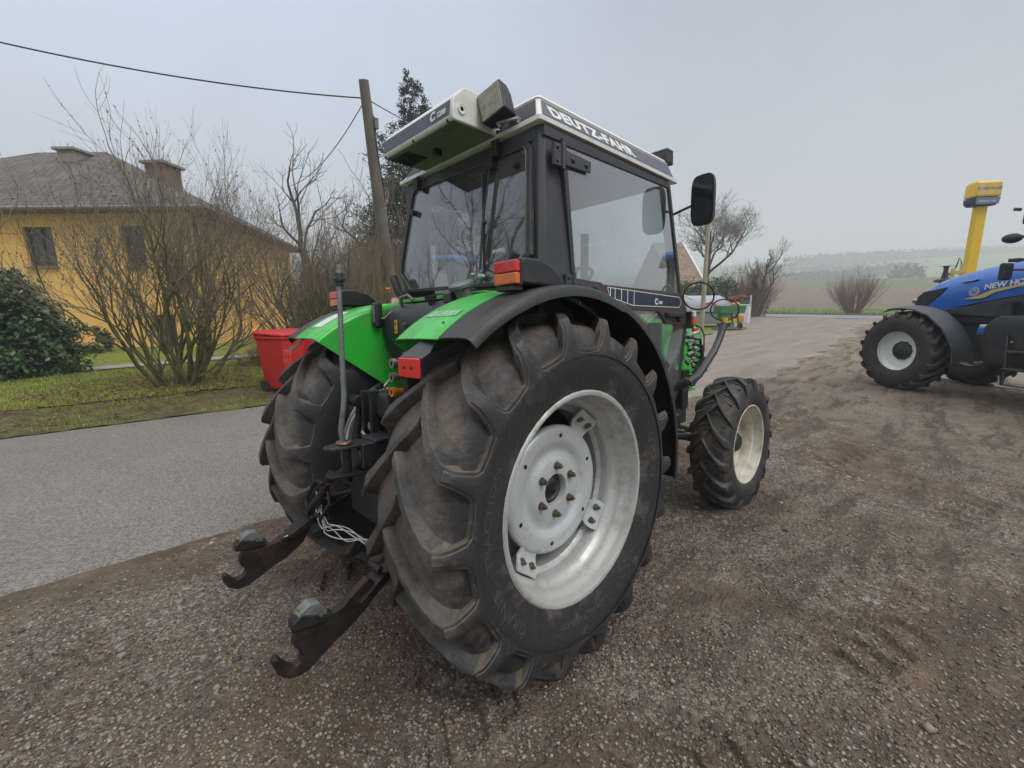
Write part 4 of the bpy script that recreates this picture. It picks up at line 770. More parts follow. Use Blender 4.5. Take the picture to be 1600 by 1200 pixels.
# white cord tied between the links: a thing resting on the linkage
cord = MB(); rg = random.Random(5)
base = [(-.66, .335, .60), (-.675, .30, .565), (-.67, .24, .50), (-.64, .17, .50), (-.60, .10, .485), (-.57, .03, .48), (-.55, -.05, .47), (-.53, -.12, .475)]
for k in range(5):
    pts = []
    for i in range(29):
        t = i / 28 * (len(base) - 1); j = min(int(t), len(base) - 2); f = t - j; p = Vector(base[j]).lerp(Vector(base[j + 1]), f); w = math.sin(PI * i / 28)
        pts.append(MT @ (p + Vector((.016 * math.sin(i * (.22 + .06 * k) + k * 1.3), .010 * math.cos(i * .35 + k), .022 * math.sin(i * (.16 + .07 * k) + k * 1.9) * w - .014 * w * (k % 2)))))
    cord.tube(pts, .0030, 6)
for k in range(2):
    pts = [MT @ (Vector((-.53, -.09, .475)) + Vector((.02 * math.sin(k), .055 * math.cos(t), .030 * math.sin(t) + .01 * k))) for t in np.linspace(0, 5.6, 20)]; cord.tube(pts, .0032, 6)
pts = [MT @ Vector(p) for p in ((-.66, .335, .60), (-.67, .33, .64), (-.665, .34, .67))]; cord.tube(pts, .003, 6)
tag(cord.build('cord', M_['rope'], None, smooth=60), 'white cord looped loosely across the rear links of the green tractor', 'cord')
# ------------------------------------------------------------------ ground, road, lawn
def ground_mat():
    m = bpy.data.materials.new('gravel_yard'); m.use_nodes = True; t = m.node_tree; n = t.nodes.new; l = t.links.new; p = t.nodes['Principled BSDF']
    tc = n('ShaderNodeTexCoord'); O = tc.outputs['Object']
    def noise(sc, d=6, r=.6):
        x = n('ShaderNodeTexNoise'); x.inputs['Scale'].default_value = sc; x.inputs['Detail'].default_value = d; x.inputs['Roughness'].default_value = r; l(O, x.inputs['Vector']); return x.outputs[0]
    def mapr(v, a, b, c=0, d=1):
        x = n('ShaderNodeMapRange'); l(v, x.inputs[0]); x.inputs[1].default_value = a; x.inputs[2].default_value = b; x.inputs[3].default_value = c; x.inputs[4].default_value = d; return x.outputs[0]
    def mixc(f, a, b, mode='MIX'):
        x = n('ShaderNodeMix'); x.data_type = 'RGBA'; x.blend_type = mode
        if isinstance(f, float): x.inputs[0].default_value = f
        else: l(f, x.inputs[0])
        for k, v in ((6, a), (7, b)):
            if isinstance(v, tuple): x.inputs[k].default_value = (*v, 1)
            else: l(v, x.inputs[k])
        return x.outputs[2]
    def vor(sc, out='Color'):
        x = n('ShaderNodeTexVoronoi'); x.inputs['Scale'].default_value = sc; l(O, x.inputs['Vector']); return x
    big = mapr(noise(.45, 10, .68), .40, .60); mid = noise(3.2, 8, .7); fine = noise(70, 4, .7)
    mud = mixc(mapr(mid, .3, .7), (.060, .035, .022), (.200, .130, .086)); grav = mixc(mapr(mid, .3, .7), (.082, .058, .041), (.195, .150, .108))
    c = mixc(big, mud, grav)
    v1 = vor(42); v2 = vor(95)
    sp1 = n('ShaderNodeSeparateColor'); l(v1.outputs['Color'], sp1.inputs[0]); sp2 = n('ShaderNodeSeparateColor'); l(v2.outputs['Color'], sp2.inputs[0])
    st = mixc(sp1.outputs[1], (.11, .10, .085), (.42, .39, .35)); f1 = mapr(sp1.outputs[0], .78, .84)
    gm = n('ShaderNodeMath'); gm.operation = 'MULTIPLY'; l(f1, gm.inputs[0]); l(mapr(noise(.7, 10, .7), .47, .58, .02, .8), gm.inputs[1]); c = mixc(gm.outputs[0], c, st)
    st2 = mixc(sp2.outputs[1], (.050, .042, .036), (.44, .41, .365)); g2 = n('ShaderNodeMath'); g2.operation = 'MULTIPLY'; l(mapr(sp2.outputs[0], .50, .6), g2.inputs[0]); l(mapr(noise(.8, 10, .7), .46, .57, .05, .75), g2.inputs[1]); c = mixc(g2.outputs[0], c, st2)
    c = mixc(mapr(fine, .3, .7, .0, .35), c, (.07, .055, .045))
    # far part of the yard is paler dusty hardcore
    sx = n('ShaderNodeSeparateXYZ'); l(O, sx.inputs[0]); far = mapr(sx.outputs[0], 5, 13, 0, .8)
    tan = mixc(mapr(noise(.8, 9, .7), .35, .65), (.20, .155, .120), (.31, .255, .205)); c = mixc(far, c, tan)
    # wet dark mud streaks between the two tractors
    wx = n('ShaderNodeMapping'); wx.inputs['Scale'].default_value = (.55, 2.6, 1); wx.inputs['Rotation'].default_value = (0, 0, R(-18)); l(O, wx.inputs[0])
    wn = n('ShaderNodeTexNoise'); wn.inputs['Scale'].default_value = 1.5; wn.inputs['Detail'].default_value = 12; wn.inputs['Roughness'].default_value = .74; l(wx.outputs[0], wn.inputs['Vector'])
    ww = n('ShaderNodeMath'); ww.operation = 'MULTIPLY'; l(mapr(wn.outputs[0], .505, .58, 0, .85), ww.inputs[0]); l(mapr(sx.outputs[0], -1.0, 3.0, .3, 1), ww.inputs[1])
    c = mixc(ww.outputs[0], c, mixc(fine, (.045, .030, .022), (.10, .072, .055)))
    l(c, p.inputs['Base Color'])
    ro = mapr(wn.outputs[0], .50, .66, .92, .72); l(ro, p.inputs['Roughness']); p.inputs['Specular IOR Level'].default_value = .35
    h1 = n('ShaderNodeMath'); h1.operation = 'MULTIPLY_ADD'; l(v1.outputs['Distance'], h1.inputs[0]); h1.inputs[1].default_value = -.5; l(mid, h1.inputs[2])
    h2 = n('ShaderNodeMath'); h2.operation = 'MULTIPLY_ADD'; l(fine, h2.inputs[0]); h2.inputs[1].default_value = .35; l(h1.outputs[0], h2.inputs[2])
    h3 = n('ShaderNodeMath'); h3.operation = 'MULTIPLY_ADD'; l(v2.outputs['Distance'], h3.inputs[0]); h3.inputs[1].default_value = -.25; l(h2.outputs[0], h3.inputs[2])
    bp = n('ShaderNodeBump'); bp.inputs['Strength'].default_value = 1.0; bp.inputs['Distance'].default_value = .026; l(h3.outputs[0], bp.inputs['Height']); l(bp.outputs[0], p.inputs['Normal'])
    return m
def surf(name, rows, m, zoff, smooth_=True):
    """draped sheet; rows: array (m,n,2) of ground points"""
    G = np.asarray(rows, float); Z = hb(G[..., 0], G[..., 1]) + (zoff if np.isscalar(zoff) else zoff)
    V = np.dstack([G, Z]).reshape(-1, 3); a, b = G.shape[:2]; i = np.arange(a - 1)[:, None] * b + np.arange(b - 1)[None]
    F = np.stack([i, i + 1, i + b + 1, i + b], -1).reshape(-1, 4); o = fast_mesh(name, V, F, m, smooth=smooth_)
    bm = bmesh.new(); bm.from_mesh(o.data); bmesh.ops.recalc_face_normals(bm, faces=bm.faces)
    if sum(f.normal.z for f in bm.faces) < 0: bmesh.ops.reverse_faces(bm, faces=bm.faces)
    bm.to_mesh(o.data); bm.free(); tag(o, kind='structure'); return o
cx0, cy0 = CW.x, CW.y
rad = np.concatenate([[.02, .2, .4, .55], np.exp(np.linspace(math.log(.7), math.log(75), 620))])
yaw0 = math.atan2(BW[1][2], BW[0][2])
ang = np.concatenate([np.linspace(-R(62), R(62), 760), np.linspace(R(63.5), R(296.5), 120)]) + yaw0
ang = np.append(ang, ang[0] + 2 * PI)
X = cx0 + rad[:, None] * np.cos(ang)[None]; Y = cy0 + rad[:, None] * np.sin(ang)[None]
Z = gz(X, Y)
i = np.arange(len(rad) - 1)[:, None] * len(ang) + np.arange(len(ang) - 1)[None]
F = np.stack([i, i + len(ang), i + len(ang) + 1, i + 1], -1).reshape(-1, 4)
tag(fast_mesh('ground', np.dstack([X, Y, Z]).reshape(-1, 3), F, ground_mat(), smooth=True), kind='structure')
# far country
def fields_mat():
    m = bpy.data.materials.new('far_fields'); m.use_nodes = True; t = m.node_tree; p = t.nodes['Principled BSDF']; a = t.nodes.new('ShaderNodeVertexColor'); a.layer_name = 'fieldcol'
    nz = t.nodes.new('ShaderNodeTexNoise'); nz.inputs['Scale'].default_value = .35; nz.inputs['Detail'].default_value = 9; nz.inputs['Roughness'].default_value = .7; tc = t.nodes.new('ShaderNodeTexCoord'); t.links.new(tc.outputs['Object'], nz.inputs['Vector'])
    mr = t.nodes.new('ShaderNodeMapRange'); mr.inputs[1].default_value = .3; mr.inputs[2].default_value = .7; mr.inputs[3].default_value = .72; mr.inputs[4].default_value = 1.28; t.links.new(nz.outputs[0], mr.inputs[0])
    mx = t.nodes.new('ShaderNodeVectorMath'); mx.operation = 'SCALE'; t.links.new(a.outputs[0], mx.inputs[0]); t.links.new(mr.outputs[0], mx.inputs['Scale']); t.links.new(mx.outputs[0], p.inputs['Base Color']); p.inputs['Roughness'].default_value = .95; p.inputs['Specular IOR Level'].default_value = .1
    return m
rad = np.exp(np.linspace(math.log(41), math.log(1750), 260)); ang = np.linspace(-PI, PI, 721)
X = rad[:, None] * np.cos(ang)[None]; Y = rad[:, None] * np.sin(ang)[None]; Z = hb(X, Y) - .03 + .05 * fbm(X / 3, Y / 3, 2)
D_ = np.hypot(X, Y); A_ = np.arctan2(Y, X)
u = X * .94 + Y * .34; v = -X * .34 + Y * .94
green = np.array((.13, .24, .05)); brown = np.array((.165, .118, .085)); far_g = np.array((.085, .13, .055))
gi = (np.floor(u / 150 + .6 * fbm(v / 300, u / 300, 2)).astype(int) * 7 + np.floor(v / 320 + .8 * fbm(u / 250, v / 250, 2)).astype(int) * 13) % 7
pal = np.array([(.10, .16, .06), (.13, .20, .07), (.17, .15, .10), (.075, .11, .05), (.14, .19, .09), (.20, .17, .12), (.10, .15, .06)])
C_ = pal[gi]
near = (D_ < 88 + 8 * fbm(X / 9, Y / 9, 2))[..., None]; C_ = np.where((D_ < 262)[..., None], brown * (1 + .35 * fbm(u / 4, v / 90, 3)[..., None]), C_)
C_ = np.where(((D_ > 150) & (D_ < 262) & (v < -20))[..., None], np.array((.13, .15, .075)), C_)
C_ = np.where(near, green * (1 + .5 * fbm(X, Y, 2)[..., None]), C_)
i = np.arange(len(rad) - 1)[:, None] * len(ang) + np.arange(len(ang) - 1)[None]; F = np.stack([i, i + len(ang), i + len(ang) + 1, i + 1], -1).reshape(-1, 4)
fo = fast_mesh('fields', np.dstack([X, Y, Z]).reshape(-1, 3), F, fields_mat(), smooth=True); tag(fo, kind='structure')
ca = fo.data.color_attributes.new('fieldcol', 'FLOAT_COLOR', 'POINT'); ca.data.foreach_set('color', np.dstack([C_, np.ones(C_.shape[:2])]).astype(np.float32).ravel())
# village road
M_['asphalt'] = mat('worn_asphalt', (.205, .198, .19), .88, var=.10, vs=1.2, bump=.45, bs=130, dirt=(.30, .275, .24), da=.25, ds=60, dd=3, spec=.3)
def asphalt():
    m = bpy.data.materials.new('village_asphalt'); m.use_nodes = True; t = m.node_tree; n = t.nodes.new; l = t.links.new; p = t.nodes['Principled BSDF']
    tc = n('ShaderNodeTexCoord'); O = tc.outputs['Object']
    a = n('ShaderNodeTexNoise'); a.inputs['Scale'].default_value = .9; a.inputs['Detail'].default_value = 12; a.inputs['Roughness'].default_value = .68; l(O, a.inputs['Vector'])
    v = n('ShaderNodeTexVoronoi'); v.inputs['Scale'].default_value = 85; l(O, v.inputs['Vector']); s = n('ShaderNodeSeparateColor'); l(v.outputs['Color'], s.inputs[0])
    m0 = n('ShaderNodeMix'); m0.data_type = 'RGBA'; l(a.outputs[0], m0.inputs[0]); m0.inputs[6].default_value = (.140, .130, .118, 1); m0.inputs[7].default_value = (.215, .200, .182, 1)
    r = n('ShaderNodeMapRange'); l(s.outputs[0], r.inputs[0]); r.inputs[3].default_value = .60; r.inputs[4].default_value = 1.40
    m1 = n('ShaderNodeVectorMath'); m1.operation = 'SCALE'; l(m0.outputs[2], m1.inputs[0]); l(r.outputs[0], m1.inputs['Scale'])
    sx = n('ShaderNodeSeparateXYZ'); l(O, sx.inputs[0]); f = n('ShaderNodeMapRange'); l(sx.outputs[0], f.inputs[0]); f.inputs[1].default_value = 1; f.inputs[2].default_value = 8; f.inputs[4].default_value = .9
    m2 = n('ShaderNodeMix'); m2.data_type = 'RGBA'; l(f.outputs[0], m2.inputs[0]); l(m1.outputs[0], m2.inputs[6]); m2.inputs[7].default_value = (.255, .205, .162, 1)
    mp = n('ShaderNodeMapping'); mp.inputs['Scale'].default_value = (.25, 1.6, 1); mp.inputs['Rotation'].default_value = (0, 0, R(8)); l(O, mp.inputs[0])
    b_ = n('ShaderNodeTexNoise'); b_.inputs['Scale'].default_value = 1.1; b_.inputs['Detail'].default_value = 12; b_.inputs['Roughness'].default_value = .72; l(mp.outputs[0], b_.inputs['Vector'])
    br = n('ShaderNodeMapRange'); l(b_.outputs[0], br.inputs[0]); br.inputs[1].default_value = .34; br.inputs[2].default_value = .66; m3 = n('ShaderNodeMix'); m3.data_type = 'RGBA'; l(br.outputs[0], m3.inputs[0]); m3.inputs[6].default_value = (.175, .148, .122, 1); m3.inputs[7].default_value = (.285, .250, .215, 1)
    m4 = n('ShaderNodeVectorMath'); m4.operation = 'SCALE'; l(m3.outputs[2], m4.inputs[0]); l(r.outputs[0], m4.inputs['Scale']); l(m4.outputs[0], m2.inputs[7])
    l(m2.outputs[2], p.inputs['Base Color']); p.inputs['Roughness'].default_value = .88; p.inputs['Specular IOR Level'].default_value = .3
    bp = n('ShaderNodeBump'); bp.inputs['Strength'].default_value = .5; bp.inputs['Distance'].default_value = .006; l(v.outputs['Distance'], bp.inputs['Height']); l(bp.outputs[0], p.inputs['Normal'])
    return m
xs = np.concatenate([np.linspace(-30, -4, 40), np.linspace(-3.95, 12, 420), np.linspace(12.2, 43, 120)])
lo = road_lo(xs) + .05 * fbm(xs * 2.1, xs * 0 + 3, 3) + .05 * fbm(xs * 14, xs * 0, 3) - .03 + smooth(3, 8, xs) * (1.1 * fbm(xs * .8, xs * 0 + 5, 4) + .3); hi = road_hi(xs) + .10 * fbm(xs * 2.3, xs * 0 + 9, 3) + .05 * fbm(xs * 12, xs * 0, 2)
tt = np.linspace(0, 1, 30); G = np.stack([np.repeat(xs[:, None], 30, 1), lo[:, None] * (1 - tt) + hi[:, None] * tt], -1)
zo = .014 + .02 * np.sin(tt * PI)[None] * np.ones((len(xs), 1)); zo[:, 0] = -.06; zo[:, 1] = .012; zo[:, -1] = .0
surf('road', G, asphalt(), zo)
# the cross road beyond the yard
xs2 = np.linspace(-14, 21, 60); ctr = np.stack([47.2 + .0 * xs2 + .0035 * (xs2 - 8) ** 2 * -1, xs2], -1)
G = np.stack([ctr + np.array((w, 0)) for w in np.linspace(-3.6, 4.0, 9)], 1)
surf('cross_road', G, mat('wet_far_asphalt', (.20, .215, .235), .6, var=.1, vs=1), .03)
# verge with leaf litter, lawn, paths
M_['soil'] = mat('leafy_soil', (.085, .066, .040), .95, var=.5, vs=3, col2=(.13, .13, .045), bump=1, bs=30, dirt=(.16, .11, .07), da=.4, ds=16, spec=.2)
M_['lawn'] = mat('winter_lawn', (.17, .235, .036), .95, var=.3, vs=1.3, bump=1, bs=60, col2=(.22, .215, .050), dirt=(.10, .085, .045), da=.35, ds=2.5, spec=.15)
M_['path'] = mat('concrete_path', (.27, .26, .25), .9, var=.12, vs=3, bump=.4, bs=60)
xs = np.linspace(-26, 10, 260)
def strip(name, f0, f1, m, z, n=8):
    a = f0(xs); b = f1(xs); tt = np.linspace(0, 1, n); G = np.stack([np.repeat(xs[:, None], n, 1), a[:, None] * (1 - tt) + b[:, None] * tt], -1); return surf(name, G, m, z)
strip('verge', lambda x: road_hi(x) - .12 + .05 * fbm(x * 3, x * 0, 3), lambda x: 13.4 + x * 0, M_['soil'], (.015 + .125 * smooth(0, 1, np.linspace(0, 6, 24)))[None] + .025 * rng.random((260, 24)), 24)
lawn_lo = lambda x: road_hi(x) + 1.25 + .35 * fbm(x * 1.1, x * 0 + 7, 4) + .12 * fbm(x * 6, x * 0, 2)
strip('lawn', lawn_lo, lambda x: 12.9 + .3 * fbm(x, x * 0 + 2, 3), M_['lawn'], .165 + .025 * rng.random((260, 30)), 30)
strip('garden_path', lambda x: 13.2 + x * 0, lambda x: 14.0 + x * 0, M_['path'], .185)
strip('garden_bed', lambda x: 14.0 + x * 0, lambda x: 26 + x * 0, M_['lawn'], .165 + .03 * rng.random((260, 20)), 20)
xs = np.linspace(10, 43.5, 160)
strip('far_verge', lambda x: road_hi(x) - .1, lambda x: road_hi(x) + 2.6 + .3 * fbm(x, x * 0, 3), M_['lawn'], .05)

# ---- scattered small stuff
def scatter(name, n, fpos, size, mats, kind_='stuff', shape='stone', zf=None):
    P = fpos(n); n = len(P); z = (zf or gz)(P[:, 0], P[:, 1]); s = size(n)
    if shape == 'stone':
        base = np.array([(1, 0, 0), (-1, 0, 0), (0, 1, 0), (0, -1, 0), (0, 0, 1), (0, 0, -1), (.6, .6, .5), (-.6, .6, .45), (.6, -.6, .5), (-.6, -.6, .4)]); base = base[:6]
        F0 = np.array([(0, 2, 4), (2, 1, 4), (1, 3, 4), (3, 0, 4), (2, 0, 5), (1, 2, 5), (3, 1, 5), (0, 3, 5)])
        V = base[None] * (1 + .5 * (rng.random((n, 6, 3)) - .5)); V[..., 2] *= .6; V *= s[:, None, None]
        lift = s * .25
    elif shape == 'blade':
        base = np.array([(-.12, 0, 0), (.12, 0, 0), (0, .35, 1.0)]); F0 = np.array([(0, 1, 2)]); V = np.repeat(base[None], n, 0) * s[:, None, None]; V[:, 2, :2] += (rng.random((n, 2)) - .5) * s[:, None]; lift = s * 0
    else:
        base = np.array([(-.5, -.35, 0), (.1, -.5, .15), (.6, 0, .05), (.1, .5, .2), (-.45, .3, 0)]); F0 = np.array([(0, 1, 2, 3)]); base = base[:4]; V = np.repeat(base[None], n, 0) * (1 + .4 * (rng.random((n, 4, 3)) - .5)); V[..., 2] += (rng.random((n, 4)) - .3) * .4; V *= s[:, None, None]; lift = s * .15
    a = rng.random(n) * 2 * PI; c, q = np.cos(a)[:, None], np.sin(a)[:, None]; x = V[..., 0] * c - V[..., 1] * q; y = V[..., 0] * q + V[..., 1] * c
    V = np.stack([x + P[:, 0:1], y + P[:, 1:2], V[..., 2] + (z + lift)[:, None]], -1); k = V.shape[1]
    F = (F0[None] + (np.arange(n) * k)[:, None, None]).reshape(-1, F0.shape[1]); mi = np.repeat(rng.integers(0, len(mats), n), len(F0))
    o = fast_mesh(name, V.reshape(-1, 3), F, mats, mi=mi); return tag(o, kind=kind_)
def near_cam(rmin, rmax, pw=1.0, keep=lambda x, y: y < road_lo(x) - .02):
    def f(n):
        r = rmin * (rmax / rmin) ** (rng.random(n) ** pw); a = yaw0 + (rng.random(n) - .5) * R(122); P = np.stack([cx0 + r * np.cos(a), cy0 + r * np.sin(a)], -1)
        k = keep(P[:, 0], P[:, 1]) & (fbm(P[:, 0] * .9 + 40, P[:, 1] * .9 + 40, 4) + .5 + .10 * smooth(.5, -2.2, P[:, 1]) > .40 + rng.random(n) ** 1.5 * .30); return P[k]
    return f
stone_m = [mat('pebble_a', (.20, .175, .145), .85, var=.3), mat('pebble_b', (.31, .285, .245), .85, var=.2), mat('pebble_c', (.085, .068, .055), .9, var=.3), mat('pebble_d', (.25, .20, .15), .85, var=.2), mat('pebble_e', (.11, .09, .07), .85, var=.2)]
o = scatter('gravel', 150000, near_cam(1.3, 9), lambda n: .0022 + .0095 * rng.random(n) ** 4, stone_m + [stone_m[0], stone_m[4], stone_m[3], stone_m[2], stone_m[3]]); tag(o, 'loose grey and brown gravel covering the muddy yard', 'gravel')
o = scatter('loose_stones', 420, near_cam(1.6, 9), lambda n: .008 + .020 * rng.random(n) ** 4, stone_m); tag(o, 'larger pale stones lying here and there on the gravel yard', 'stones')
leaf_m = [mat('leaf_a', (.17, .075, .035), .8, var=.3), mat('leaf_b', (.25, .13, .06), .8, var=.3), mat('leaf_c', (.10, .055, .035), .8, var=.3)]
o = scatter('fallen_leaves', 220, near_cam(1.4, 8), lambda n: .012 + .016 * rng.random(n), leaf_m, shape='leaf'); tag(o, 'few brown leaves scattered over the gravel yard', 'leaves')
def verge_pos(n): x = -9 + 14 * rng.random(n); y = road_hi(x) + .1 + 2.2 * rng.random(n) ** 1.3; return np.stack([x, y], -1)
def litter_pos(n): a = rng.random(n) * 2 * PI; r = 1.7 * rng.random(n) ** .7; return np.stack([-.25 + r * np.cos(a) * 1.3, 9.5 + r * np.sin(a)], -1)
o = scatter('verge_litter', 9000, verge_pos, lambda n: .012 + .025 * rng.random(n), leaf_m, shape='leaf', zf=lambda x, y: hb(x, y) + .055 + .125 * smooth(0, .9, y - road_hi(x))); tag(o, 'brown leaf litter and clods on the bare road verge', 'leaf litter')
o = scatter('bush_litter', 2600, litter_pos, lambda n: .02 + .045 * rng.random(n), leaf_m, shape='leaf', zf=lambda x, y: hb(x, y) + .20); tag(o, 'reddish brown leaves heaped under the big bare lilac bush', 'leaf litter')
grass_m = [mat('grass_a', (.17, .25, .03), .8, var=.3, vs=2), mat('grass_b', (.25, .29, .045), .8, var=.3, vs=2), mat('grass_c', (.27, .24, .08), .85, var=.3, vs=2)]
def lawn_pos(n): x = -11 + 17 * rng.random(n); l_ = lawn_lo(x); y = l_ + (12.9 - l_) * rng.random(n) ** 1.2; P = np.stack([x, y], -1); return P[vnoise(x * 1.5, y * 1.5) > .22 * rng.random(len(x)) + .1]
o = scatter('grass', 60000, lawn_pos, lambda n: .03 + .04 * rng.random(n), grass_m, shape='blade', zf=lambda x, y: hb(x, y) + .18); tag(o, 'short yellow green winter grass on the lawn beside the house', 'grass')
def vg(n): x = -9 + 14 * rng.random(n); y = road_hi(x) - .05 + 2.0 * rng.random(n) ** 1.3; k = vnoise(x * 2.1 + 9, y * 2.1) > .46; return np.stack([x, y], -1)[k]
o = scatter('verge_grass', 34000, vg, lambda n: .02 + .03 * rng.random(n), grass_m, shape='blade', zf=lambda x, y: hb(x, y) + .035 + .125 * smooth(0, .9, y - road_hi(x))); tag(o, 'thin grass tufts along the edge of the road', 'grass')
def fg(n): x = 40 + 40 * rng.random(n) ** 1.4; y = -16 + 42 * rng.random(n); k = x > 51.5; return np.stack([x, y], -1)[k]
o = scatter('field_grass', 26000, fg, lambda n: .10 + .16 * rng.random(n), [mat('field_grass_a', (.13, .27, .04), .8), mat('field_grass_b', (.19, .30, .06), .8)], shape='blade', zf=hb); tag(o, 'bright green grass strip beyond the cross road', 'grass')
def kerb(n): y = -14 + 35 * rng.random(n); return np.stack([51.3 + .5 * rng.random(n), y], -1)
o = scatter('dry_grass', 5000, kerb, lambda n: .12 + .2 * rng.random(n), [mat('straw', (.26, .20, .09), .9)], shape='blade', zf=hb); tag(o, 'straw coloured dry grass edging the far road', 'grass')

# ------------------------------------------------------------------ branches
def grow(segs, p, d, r, L, depth, rg, up=.12, wig=.22, split=3, ang=38, taper=.55, nseg=4, minr=.0022, gy=None):
    """recursive bare branch"""
    step = L / nseg; r0 = r; pts = [p]
    for k in range(nseg):
        d = (d + Vector((rg.gauss(0, wig), rg.gauss(0, wig), rg.gauss(0, wig) * .7 + up))).normalized(); q = p + d * step; r1 = r0 * (1 - (1 - taper) / nseg * (k + 1) / (1 if nseg else 1)) if False else r * (1 - (1 - taper) * (k + 1) / nseg)
        segs.append((p.x, p.y, p.z, q.x, q.y, q.z, r0, r1)); p = q; r0 = r1; pts.append((p.copy(), d.copy(), r1))
    if depth <= 0: return
    for j in range(split):
        k = rg.randint(max(1, nseg // 2), nseg) if j < split - 1 else nseg
        q, dd, rr = pts[k]; ax = dd.orthogonal().normalized(); ax.rotate(Matrix.Rotation(rg.random() * 2 * PI, 3, dd)); nd = dd.copy(); nd.rotate(Matrix.Rotation(R(ang * (.5 + .9 * rg.random())) * (1 if j < split - 1 else .4), 3, ax))
        grow(segs, q, nd, max(rr * (.62 if j < split - 1 else .9), minr), L * (.50 + .32 * rg.random()), depth - 1, rg, up, wig, split, ang, taper, nseg if depth > 1 else max(2, nseg - 1), minr)
def seg_mesh(name, segs, mats, parent=None, n=4, mi=0):
    A = np.array(segs); P0, P1, r0, r1 = A[:, :3], A[:, 3:6], A[:, 6], A[:, 7]; d = P1 - P0; d /= np.linalg.norm(d, axis=1)[:, None] + 1e-9
    ref = np.where(np.abs(d[:, 2:3]) > .9, np.array([[1., 0, 0]]), np.array([[0, 0, 1.]])); x = np.cross(d, ref); x /= np.linalg.norm(x, axis=1)[:, None] + 1e-9; y = np.cross(d, x)
    t = 2 * PI * np.arange(n) / n; ring_ = x[:, None] * np.cos(t)[None, :, None] + y[:, None] * np.sin(t)[None, :, None]
    V = np.concatenate([P0[:, None] + ring_ * r0[:, None, None], P1[:, None] + ring_ * r1[:, None, None]], 1); k = np.arange(n); F0 = np.stack([k, (k + 1) % n, n + (k + 1) % n, n + k], -1)
    F = (F0[None] + (np.arange(len(A)) * 2 * n)[:, None, None]).reshape(-1, 4); return fast_mesh(name, V.reshape(-1, 3), F, mats, parent, smooth=True)
def split_mesh(name_trunk, name_crown, segs, rt, m1, m2, parent):
    big = [s for s in segs if s[6] > rt]; small = [s for s in segs if s[6] <= rt]
    if big: seg_mesh(name_trunk, big, m1, parent, 7)
    if small: seg_mesh(name_crown, small, m2, parent, 3)
def bud_mesh(name, segs, m, parent, rmax, size, rg, per=1, n=None):
    A = np.array([s for s in segs if s[6] <= rmax]); 
    if n: A = A[np.random.default_rng(3).permutation(len(A))[:n]]
    P = np.repeat(A[:, 3:6], per, 0); k = len(P); g = np.random.default_rng(4); V = (g.random((k, 4, 3)) - .5) * size * 2; V[:, :, 2] *= 1.5; V += P[:, None]; F = np.arange(k * 4).reshape(-1, 4)
    F = np.concatenate([F[:, [0, 1, 2]], F[:, [0, 2, 3]], F[:, [0, 1, 3]]]); return fast_mesh(name, V.reshape(-1, 3), F, m, parent)
M_['bark_green'] = mat('mossy_bark', (.135, .135, .055), .9, var=.3, vs=8, bump=.6, bs=50, dirt=(.05, .04, .028), da=.5, ds=5)
M_['twig'] = mat('grey_brown_twig', (.19, .165, .12), .85, var=.25, vs=3)
M_['twig_olive'] = mat('olive_twig', (.25, .21, .10), .85, var=.3, vs=3)
M_['twig_red'] = mat('reddish_twig', (.16, .085, .06), .85, var=.25, vs=3)
M_['bark_dark'] = mat('dark_bark', (.06, .05, .042), .9, var=.3, vs=6, bump=.6, bs=30)
M_['bud'] = mat('dry_seed_heads', (.17, .135, .10), .9, var=.3)
def shrub(name, label, cat, loc, H, W, stems, depth, mats, seed, r=.03, lean=42, up=.10, wig=.12, split=3, ang=30, buds=.02, L0=.42, base=.3, group=None, bud_n=None, nseg=4, squash=1.0, parts=('stem', 'twigs'), radial=1.0):
    rg = random.Random(seed); segs = []
    for k in range(stems):
        a = rg.random() * 2 * PI; ln = lean * rg.random() ** .6; p = Vector((math.cos(a) * base * rg.random(), math.sin(a) * base * rg.random(), -.05))
        d = Vector((math.sin(R(ln)) * math.cos(a), math.sin(R(ln)) * math.sin(a) * squash, math.cos(R(ln)))); grow(segs, p, d, r * (.6 + .7 * rg.random()), H * L0 * (.75 + .5 * rg.random()), depth, rg, up, wig, split, ang, .6, nseg)
    zt = np.percentile([s[5] for s in segs], 99.7); k = H / zt; segs = [tuple(np.array(s) * np.array((k * radial, k * radial, k, k * radial, k * radial, k, 1, 1))) for s in segs]
    T_ = empty(name, loc=loc); split_mesh(parts[0], parts[1], segs, r * .20, mats[0], mats[1], T_)
    if buds: bud_mesh('seed_heads', segs, M_['bud'], T_, .0032, buds, rg, 1, bud_n)
    tag(T_, label, cat, group); return T_
def tree(name, label, loc, H, depth, seed, r=.16, mats=None, up=.10, wig=.16, split=3, ang=42, L0=.30, leanv=(0, 0), group=None, nseg=4, rt=.03, minr=.0022):
    rg = random.Random(seed); segs = []; d = Vector((leanv[0], leanv[1], 1)).normalized(); grow(segs, Vector((0, 0, -.1)), d, r, H * L0, depth, rg, up, wig, split, ang, .7, nseg, minr)
    zt = np.percentile([s[5] for s in segs], 99.7); k = H / zt; segs = [tuple(np.array(s) * np.array((k, k, k, k, k, k, 1, 1))) for s in segs]
    T_ = empty(name, loc=loc); split_mesh('trunk', 'crown', segs, rt, (mats or (M_['bark_dark'], M_['twig']))[0], (mats or (M_['bark_dark'], M_['twig']))[1], T_); tag(T_, label, 'tree', group); return T_
